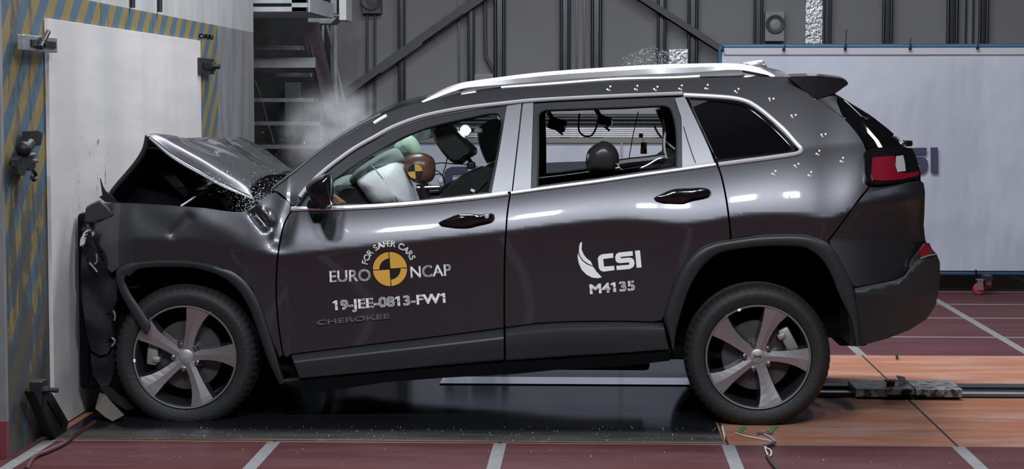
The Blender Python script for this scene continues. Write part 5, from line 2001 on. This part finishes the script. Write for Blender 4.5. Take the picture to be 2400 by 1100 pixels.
# airbags (part of the car once fired)
RY = [(-1.0, 0.30), (-0.93, 0.55), (-0.78, 0.76), (-0.55, 0.91), (-0.28, 0.98), (0.0, 1.0), (0.28, 0.98), (0.55, 0.91), (0.78, 0.76), (0.93, 0.55), (1.0, 0.30)]


def cushion(outl, yc_, ry, m, label, n=5):
    return pillow('airbag', outl, [yc_ + ry * a for a, s_ in RY], [s_ for a, s_ in RY], m, car, n, label=label)


ab = cushion([(839, 424), (852, 406), (872, 392), (900, 382), (930, 377), (945, 390), (957, 412), (968, 436), (977, 460), (981, 486), (940, 492), (892, 490), (872, 474), (856, 450)], 0.50, 0.30, M['airbag'], 'white driver airbag')
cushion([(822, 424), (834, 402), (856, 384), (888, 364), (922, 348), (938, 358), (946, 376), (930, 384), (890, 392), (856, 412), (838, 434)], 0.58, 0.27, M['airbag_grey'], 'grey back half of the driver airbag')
MB().tube(spline([U(x, y, yy) for x, y, yy in ((866, 384, 0.30), (880, 398, 0.235), (898, 420, 0.205), (916, 446, 0.205), (936, 474, 0.215))], 5), 0.003, 6).build('airbag_seam', M['airbag_grey'], ab, True)
cushion([(926, 342), (938, 328), (956, 316), (972, 326), (983, 346), (986, 364), (966, 370), (944, 372), (930, 360)], 1.0, 0.25, M['airbag_green'], 'pale green far airbag')
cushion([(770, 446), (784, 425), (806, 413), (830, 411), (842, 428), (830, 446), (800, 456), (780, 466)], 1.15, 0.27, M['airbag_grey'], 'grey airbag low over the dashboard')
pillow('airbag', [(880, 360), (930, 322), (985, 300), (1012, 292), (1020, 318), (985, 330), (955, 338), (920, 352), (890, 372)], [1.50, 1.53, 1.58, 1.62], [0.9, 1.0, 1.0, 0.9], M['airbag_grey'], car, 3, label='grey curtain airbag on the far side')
# seats
hd = pillow('headrest', [(1012, 293), (1034, 289), (1056, 290), (1080, 312), (1104, 336), (1118, 350), (1116, 362), (1100, 372), (1084, 384), (1062, 378), (1038, 352), (1020, 322)], [0.36, 0.39, 0.46, 0.58, 0.66, 0.69], [0.75, 0.94, 1.0, 1.0, 0.94, 0.75], M['leather'], car, 4, label='driver headrest tipped forward')
MB().tube([U(1040, 329, 0.37), U(1062, 352, 0.365), U(1088, 376, 0.38)], 0.004, 6).build('piping', M['cladding'], hd, True)
MB().tube([U(1098, 372, 0.48), U(1112, 392, 0.5)], 0.010, 8).build('headrest_post', M['dark_steel'], hd, True)
MB().box(U(1104, 388, 0.46), (0.04, 0.08, 0.035), None, 0, 0.008).build('headrest_bracket', M['black'], hd)
pillow('seat_back', [(1042, 470), (1056, 436), (1082, 412), (1110, 396), (1140, 384), (1165, 378), (1190, 400), (1186, 470)], [0.22, 0.26, 0.40, 0.66, 0.76, 0.80], [0.84, 0.97, 1.0, 1.0, 0.97, 0.84], M['leather'], car, 3, label='driver seat back with black leather cover')
pillow('seat_back', [(1122, 304), (1140, 286), (1166, 278), (1184, 300), (1190, 360), (1180, 400), (1160, 400), (1140, 376), (1126, 340)], [1.12, 1.16, 1.3, 1.5, 1.56], [0.84, 0.97, 1.0, 0.97, 0.84], M['leather'], car, 3, label='passenger seat back beyond the driver seat')
MB().tube(spline([U(x, y, 0.3) for x, y in ((1170, 374), (1130, 398), (1090, 416), (1050, 434), (1030, 450))], 6), 0.010, 6).build('seat_belt', M['black'], car, True)
MB().tube([U(1100, 466, 0.21), U(1140, 424, 0.21)], 0.005, 6).build('belt_stitch', M['cladding'], car, True)
MB().box(U(1108, 447, 0.2), (0.022, 0.012, 0.014), Matrix.Rotation(0.5, 3, 'Y'), 0, 0.003).build('buckle', M['decal_white'], car)
pillow('seat_back', [(1500, 430), (1520, 392), (1545, 372), (1562, 360), (1590, 350), (1640, 360), (1660, 440)], [0.25, 0.3, 0.9, 1.5, 1.56], [0.9, 1.0, 1.0, 1.0, 0.9], M['leather'], car, 3, label='rear bench back')
pillow('seat_cushion', [(1000, 520), (1010, 492), (1090, 480), (1180, 478), (1190, 530)], [0.24, 0.3, 0.5, 0.74, 0.78], [0.9, 1.0, 1.0, 1.0, 0.9], M['leather'], car, 3)
pillow('seat_cushion', [(1330, 470), (1345, 440), (1500, 425), (1560, 430), (1560, 480)], [0.25, 0.3, 0.9, 1.5, 1.56], [0.9, 1.0, 1.0, 1.0, 0.9], M['leather'], car, 3)
MB().tube(spline([U(x, y, 0.32) for x, y in ((1452, 384), (1480, 380), (1520, 376), (1560, 370))], 4), 0.022, 8).build('seat_bolster', M['leather'], car, True)
MB().tube(spline([U(x, y, 0.3) for x, y in ((1503, 394), (1520, 386), (1540, 374), (1551, 371))], 4), 0.006, 8).build('belt_latch', M['bare_metal'], car, True)
MB().tube(spline([U(x, y, 0.45) for x, y in ((1555, 280), (1559, 310), (1557, 340), (1562, 370), (1576, 392))], 6), 0.006, 8).build('white_cable', M['wire_white'], car, True)
MB().tube(spline([U(x, y, 0.5) for x, y in ((1532, 292), (1542, 312), (1556, 328), (1582, 350))], 6), 0.005, 8).build('white_cable', M['wire_white'], car, True)
# far pillar padding seen through the rear window
pillow('pillar_padding', [(1536, 256), (1560, 254), (1590, 256), (1600, 300), (1600, 392), (1555, 392), (1553, 320), (1550, 290)], [1.60, 1.62, 1.68, 1.72], [0.95, 1.0, 1.0, 0.95], D, car, 2)
pillow('sun_visor', [(1000, 268), (1040, 262), (1048, 272), (1010, 284)], [0.4, 0.42, 0.6, 0.62], [0.9, 1, 1, 0.9], M['black'], car, 2)

# ---------------- dummies and loose equipment in the cabin
def dummy(name_label, hx, hy, Yh, r, skin, front=True):
    c = U(hx, hy, Yh)
    t = thing('crash_test_dummy', (c.x, Yh, 0.40), name_label, 'dummy', None)
    # torso, arms and legs as one skinned body
    S = Vector((1, 0, 0))
    pel = Vector((c.x + (0.36 if front else 0.30), Yh, 0.56))
    ch = Vector((c.x + 0.20, Yh, 0.86))
    sh_ = Vector((c.x + 0.10, Yh, c.z - 0.24))
    nk = Vector((c.x + 0.04, Yh, c.z - 0.14))
    me = bpy.data.meshes.new('body')
    vs = [pel, ch, sh_, nk]
    es = [(0, 1), (1, 2), (2, 3)]
    rad = [0.14, 0.145, 0.11, 0.05]
    for s in (-1, 1):
        k = len(vs)
        vs += [sh_ + Vector((0.0, s * 0.17, -0.02)), sh_ + Vector((-0.16, s * 0.21, -0.20)), sh_ + Vector((-0.38, s * 0.16, -0.22)), sh_ + Vector((-0.47, s * 0.15, -0.20))]
        es += [(2, k), (k, k + 1), (k + 1, k + 2), (k + 2, k + 3)]
        rad += [0.06, 0.048, 0.036, 0.03]
        k = len(vs)
        vs += [pel + Vector((-0.08, s * 0.10, -0.02)), pel + Vector((-0.42, s * 0.13, 0.05)), pel + Vector((-0.62, s * 0.13, -0.12)), pel + Vector((-0.70, s * 0.13, -0.12))]
        es += [(0, k), (k, k + 1), (k + 1, k + 2), (k + 2, k + 3)]
        rad += [0.085, 0.06, 0.045, 0.04]
    org = Vector((c.x, Yh, 0.40))
    me.from_pydata([tuple(v - org) for v in vs], es, [])
    o = bpy.data.objects.new('body', me)
    COL.objects.link(o)
    o.parent = t
    WL[o.name] = org
    md = o.modifiers.new('skin', 'SKIN')
    for v, q in zip(me.skin_vertices[0].data, rad):
        v.radius = (q, q)
    me.skin_vertices[0].data[0].use_root = True
    o.modifiers.new('sub', 'SUBSURF').levels = 1
    me.materials.append(M['dummy_blue'] if front else M['dummy_dark'])
    return t, c


def head(t, outline, ys, sc_, skin, seam):
    h = pillow('head', outline, ys, sc_, skin, t, 5)
    q = sp2(seam, 4)
    ymin = ys[0]
    return h


t, c = dummy('crash test dummy with a brown head and round target leaning into the white airbag', 982, 396, 0.48, 0.08, M['dummy_skin'])
yc = 0.47
h = pillow('head', [(945, 385), (950, 370), (964, 361), (984, 358), (1002, 362), (1016, 372), (1021, 390), (1020, 408), (1014, 422), (1000, 430), (984, 431), (968, 426), (958, 416), (950, 402)], [yc - 0.075, yc - 0.065, yc - 0.04, yc, yc + 0.04, yc + 0.065, yc + 0.075], [0.35, 0.62, 0.9, 1.0, 0.9, 0.62, 0.35], M['dummy_skin'], t, 4)
MB().tube(spline([U(x, y, yy) for x, y, yy in ((1009, 368, yc - 0.03), (1007, 385, yc - 0.055), (1004, 405, yc - 0.055), (999, 429, yc - 0.03))], 5), 0.0025, 6).build('skull_seam', M['black'], h, True)
yt = yc - 0.082
tc_ = U(973, 402, yt)
rr_ = 17 / 476.0
for k in range(4):
    a0 = math.pi / 2 * k + 0.08
    pts = [tc_] + [tc_ + Vector((rr_ * math.cos(a0 + math.pi / 2 * i / 8), 0, rr_ * math.sin(a0 + math.pi / 2 * i / 8))) for i in range(9)]
    MB().prism(pts, (0, 0.03, 0)).build('target_sector', Y_ if k % 2 == 0 else B_, h)
MB().prism([U(x, y, yc) for x, y in ((996, 430), (1008, 432), (1008, 450), (998, 454))], (0, 0.05, 0)).build('neck_bracket', M['white_paint'], t)
MB().tube(spline([U(x, y, yc) for x, y in ((990, 432), (992, 450), (1000, 470))], 4), 0.03, 10).build('neck', M['black'], t, True)
MB().tube([U(978, 440, yc - 0.02), U(1040, 438, yc - 0.02)], 0.008, 8).build('collar_rod', M['bare_metal'], t, True)
MB().sphere(U(1033, 424, 0.42), (0.014, 0.012, 0.018)).build('connector', M['white_paint'], t, True)
for q in ([(1020, 384), (1035, 382), (1060, 384), (1100, 386)], [(1018, 398), (1030, 404), (1036, 412)], [(1016, 412), (1028, 408), (1040, 416), (1042, 436)], [(1049, 366), (1044, 390), (1038, 410), (1041, 430)]):
    MB().tube(spline([U(x, y, 0.44) for x, y in q], 5), 0.0028, 6).build('sensor_wire', M['black'], t, True)
hand = pillow('forearm', [(776, 454), (786, 456), (800, 466), (812, 478), (770, 482)], [0.22, 0.25, 0.28, 0.32], [0.7, 1.0, 1.0, 0.7], M['dummy_pink'], t, 3)
MB().tube(spline([U(x, y, 0.4) for x, y in ((1040, 470), (1044, 456), (1042, 440))], 4), 0.012, 8).build('shoulder_joint', mat('brass_fitting', (0.25, 0.16, 0.10), 0.4, metal=0.6), t, True)
MB().sphere(U(1033, 460, 0.38), 0.009).sphere(U(1043, 453, 0.38), 0.009).build('screw', M['bare_metal'], t, True)

t, c = dummy('crash test dummy with a dark grey head in the rear seat', 1410, 366, 0.46, 0.08, M['dummy_dark'], False)
yc = 0.44
h = pillow('head', [(1373, 372), (1378, 354), (1390, 342), (1404, 334), (1412, 331), (1428, 334), (1442, 346), (1450, 362), (1450, 378), (1444, 390), (1436, 402), (1404, 404), (1378, 402), (1374, 388)], [yc - 0.08, yc - 0.07, yc - 0.045, yc, yc + 0.045, yc + 0.07, yc + 0.08], [0.4, 0.66, 0.92, 1.0, 0.92, 0.66, 0.4], M['dummy_dark'], t, 4)
MB().tube(spline([U(x, y, yy) for x, y, yy in ((1413, 331, yc - 0.02), (1420, 346, yc - 0.058), (1430, 364, yc - 0.068), (1442, 384, yc - 0.03))], 5), 0.003, 6).build('skull_seam', M['black'], h, True)
for q in ([(1444, 384), (1460, 388), (1472, 390)], [(1447, 388), (1456, 396), (1462, 402)]):
    MB().tube(spline([U(x, y, 0.4) for x, y in q], 5), 0.0028, 6).build('sensor_wire', M['wire_white'], t, True)

# flash lamp
lp = U(1090, 306, 0.95)
lt = thing('flash_lamp', lp, 'small dazzling flash lamp behind the driver headrest', 'lamp')
MB().sphere(lp, 0.024, 20, 12).build('bulb', mat('flash_lamp_glow', (1, 1, 1), 0.5, emit=(0.93, 1.0, 0.98, 60.0)), lt, True)
MB().lathe([(0.0, 0.05), (0.03, 0.045), (0.034, 0.012), (0.03, 0.01)], lp, 'Y', 20).build('housing', M['black'], lt, True)
MB().corners(lp + Vector((0.01, 0.03, -0.012)), lp + Vector((0.09, 0.06, 0.012)), 0, 0.004).build('bracket', M['bare_metal'], lt)


def cabin_camera(x, y, Y, label, k=1.0):
    c = U(x, y, Y)
    t = thing('cabin_camera', c, label, 'camera', 'cameras in the cabin')
    MB().box(c, (0.10 * k, 0.09, 0.065 * k), Matrix.Rotation(0.3, 3, 'Y'), 0, 0.01).build('camera_body', M['black'], t)
    MB().lathe([(0.0, -0.07), (0.022, -0.07), (0.026, -0.04), (0.026, 0.0)], c + Vector((0.02, 0, -0.01)), 'Y', 16).build('lens', M['gloss_black'], t, True)
    MB().tube([c + Vector((-0.02, 0, 0.02)), c + Vector((-0.05, 0, 0.07))], 0.012, 8).build('bracket', M['black'], t, True)
    MB().tube([c + Vector((0.0, 0, -0.03)), c + Vector((0.03, 0.0, -0.055))], 0.006, 8).build('lever', M['dark_steel'], t, True)
    return t


cabin_camera(1306, 292, 1.45, 'black camera with bracket at the front end of the rear door window')
cabin_camera(1416, 283, 1.5, 'black camera hanging in the middle of the rear door window', 0.8)
MB_ = MB().tube(spline([U(x, y, 1.4) for x, y in ((1358, 266), (1356, 300), (1362, 314), (1375, 320), (1388, 316), (1397, 300), (1399, 290))], 6), 0.005, 6)
tag(MB_.build('cable_loop', M['black'], None, True), 'black cable loop hanging in the rear door window', 'cable')
tag(MB().tube(spline([U(x, y, 1.3) for x, y in ((1496, 262), (1490, 290), (1483, 320), (1478, 350), (1474, 374))], 5), 0.0025, 6).build('hanging_wire', M['black'], None, True), 'thin black wire hanging in the rear door window left of the checkered target', 'wire')
tt = thing('checkered_target', U(1510, 360, 1.2), 'small black and yellow checkered target hanging in the rear door window', 'target')
for (x0, y0, x1, y1, m) in ((1502, 334, 1509, 348, B_), (1509, 334, 1516, 349, Y_), (1501, 348, 1509, 361, Y_), (1509, 349, 1516, 361, B_)):
    MB().prism([U(x0, y0, 1.2), U(x1, y0, 1.2), U(x1, y1, 1.2), U(x0, y1, 1.2)], (0, 0.006, 0)).build('checker_square', m, tt)
MB().box(U(1502, 318, 1.2), (0.022, 0.02, 0.022), None, 0, 0.003).build('clip', M['grey_box'], tt)
MB().tube([U(1502, 318, 1.2), U(1510, 335, 1.2)], 0.0015, 6).build('string', M['black'], tt)

# ---------------- glass crumbs and smoke
def crumbs(name, pts, smin, smax, label, cat, seed):
    rnd = random.Random(seed)
    mb = MB()
    for p in pts:
        s = rnd.uniform(smin, smax)
        q = [p + Vector((rnd.uniform(-s, s), rnd.uniform(-s, s), rnd.uniform(-s, s))) for _ in range(4)]
        mb.add(q, [(0, 1, 2), (0, 3, 1), (1, 3, 2), (0, 2, 3)])
    o = mb.build(name, M['shard'])
    tag(o, label, cat)
    o['kind'] = 'stuff'
    return o


rnd = random.Random(3)
pts = []
for _ in range(760):
    u = rnd.random()
    x = 1460 + 108 * (u ** 0.75) + rnd.gauss(0, 6)
    hgt = 14 + 34 * max(0, 1 - abs(x - 1528) / 75.0)
    y = 152 - hgt * rnd.random() ** 1.2
    pts.append(U(x, y, rnd.uniform(0.35, 0.8)))
crumbs('flying_glass_crumbs', pts, 0.0008, 0.0028, 'cloud of tiny bright glass crumbs flying above the roof rail', 'glass crumbs', 5)
pts = []
for _ in range(560):
    t_ = rnd.random() ** 0.6
    x = 470 + 150 * t_ + rnd.gauss(0, 16)
    y = 398 + 80 * t_ + rnd.gauss(0, 15)
    pts.append(U(x, min(y, 492), rnd.uniform(0.08, 0.2)))
for _ in range(420):
    pts.append(U(rnd.gauss(596, 26), min(493, rnd.gauss(474, 17)), rnd.uniform(0.06, 0.16)))
crumbs('broken_glass_crumbs', pts, 0.001, 0.0042, 'bright broken glass crumbs strewn along the bonnet edge by the windshield', 'glass crumbs', 6)
pts = []
for _ in range(150):
    pts.append(U(rnd.uniform(592, 672), rnd.uniform(405, 455), rnd.uniform(0.2, 0.28)))
for _ in range(60):
    pts.append(U(rnd.uniform(520, 760), rnd.uniform(290, 420), rnd.uniform(0.1, 0.6)))
crumbs('windshield_crumbs', pts, 0.001, 0.0036, 'glass crumbs over the black cowl before the windshield', 'glass crumbs', 7)
pts = []
for _ in range(420):
    q = UZ(rnd.uniform(300, 1690), 1000 + 34 * rnd.random(), 0.007)
    pts.append(q + Vector((0, 0, 0.002)))
for _ in range(110):
    q = UZ(rnd.uniform(150, 2380), rnd.uniform(1040, 1096), 0.002)
    pts.append(q + Vector((0, 0, 0.001)))
crumbs('floor_glass_crumbs', pts, 0.0007, 0.0034, 'fine glass crumbs scattered on the floor in front of the car', 'glass crumbs', 8)


def smoke():
    c = U(782, 285, 0.62)
    mb = MB().sphere(c, (0.34, 0.24, 0.36), 24, 14)
    o = mb.build('smoke', None or bpy.data.materials.new('airbag_smoke'), None, True)
    m = o.data.materials[0]
    m.use_nodes = True
    nt = m.node_tree
    nt.nodes.remove(nt.nodes['Principled BSDF'])
    out = nt.nodes['Material Output']
    pv = nt.nodes.new('ShaderNodeVolumePrincipled')
    pv.inputs['Color'].default_value = (0.93, 0.93, 0.97, 1)
    tc = nt.nodes.new('ShaderNodeTexCoord')
    nz = nt.nodes.new('ShaderNodeTexNoise')
    nz.inputs['Scale'].default_value = 7.5
    nz.inputs['Detail'].default_value = 7
    nz.inputs['Distortion'].default_value = 0.8
    nt.links.new(tc.outputs['Object'], nz.inputs['Vector'])
    mr_ = nt.nodes.new('ShaderNodeMapRange')
    mr_.inputs[1].default_value = 0.36
    mr_.inputs[2].default_value = 0.80
    nt.links.new(nz.outputs['Fac'], mr_.inputs[0])
    # fade towards the outside of the cloud
    sub = nt.nodes.new('ShaderNodeVectorMath')
    sub.operation = 'SUBTRACT'
    sub.inputs[1].default_value = (0.02, 0, 0.27)
    nt.links.new(tc.outputs['Object'], sub.inputs[0])
    ln = nt.nodes.new('ShaderNodeVectorMath')
    ln.operation = 'LENGTH'
    nt.links.new(sub.outputs[0], ln.inputs[0])
    fd = nt.nodes.new('ShaderNodeMapRange')
    fd.interpolation_type = 'SMOOTHSTEP'
    fd.inputs[1].default_value = 0.33
    fd.inputs[2].default_value = 0.02
    nt.links.new(ln.outputs['Value'], fd.inputs[0])
    ml = nt.nodes.new('ShaderNodeMath')
    ml.operation = 'MULTIPLY'
    nt.links.new(mr_.outputs[0], ml.inputs[0])
    nt.links.new(fd.outputs[0], ml.inputs[1])
    m2 = nt.nodes.new('ShaderNodeMath')
    m2.operation = 'MULTIPLY'
    m2.inputs[1].default_value = 10.0
    nt.links.new(ml.outputs[0], m2.inputs[0])
    nt.links.new(m2.outputs[0], pv.inputs['Density'])
    nt.links.new(pv.outputs[0], out.inputs['Volume'])
    tag(o, 'thin grey smoke rising in front of the windshield', 'smoke')
    o['kind'] = 'stuff'


smoke()
# stencilled letters on the barrier stripes
vs, fs = text_mesh('CIRRI', 0.02)
a_, b_, c_, d_ = text_box(vs)
pts = [UX(466 + 34 * (v.x - a_) / (b_ - a_), 89 + 4 * (v.x - a_) / (b_ - a_) - 11 * (v.y - c_) / (d_ - c_), BX + 0.003) for v in vs]
MB().add(pts, fs).build('stencil_lettering', M['black'], wl, fix=False)
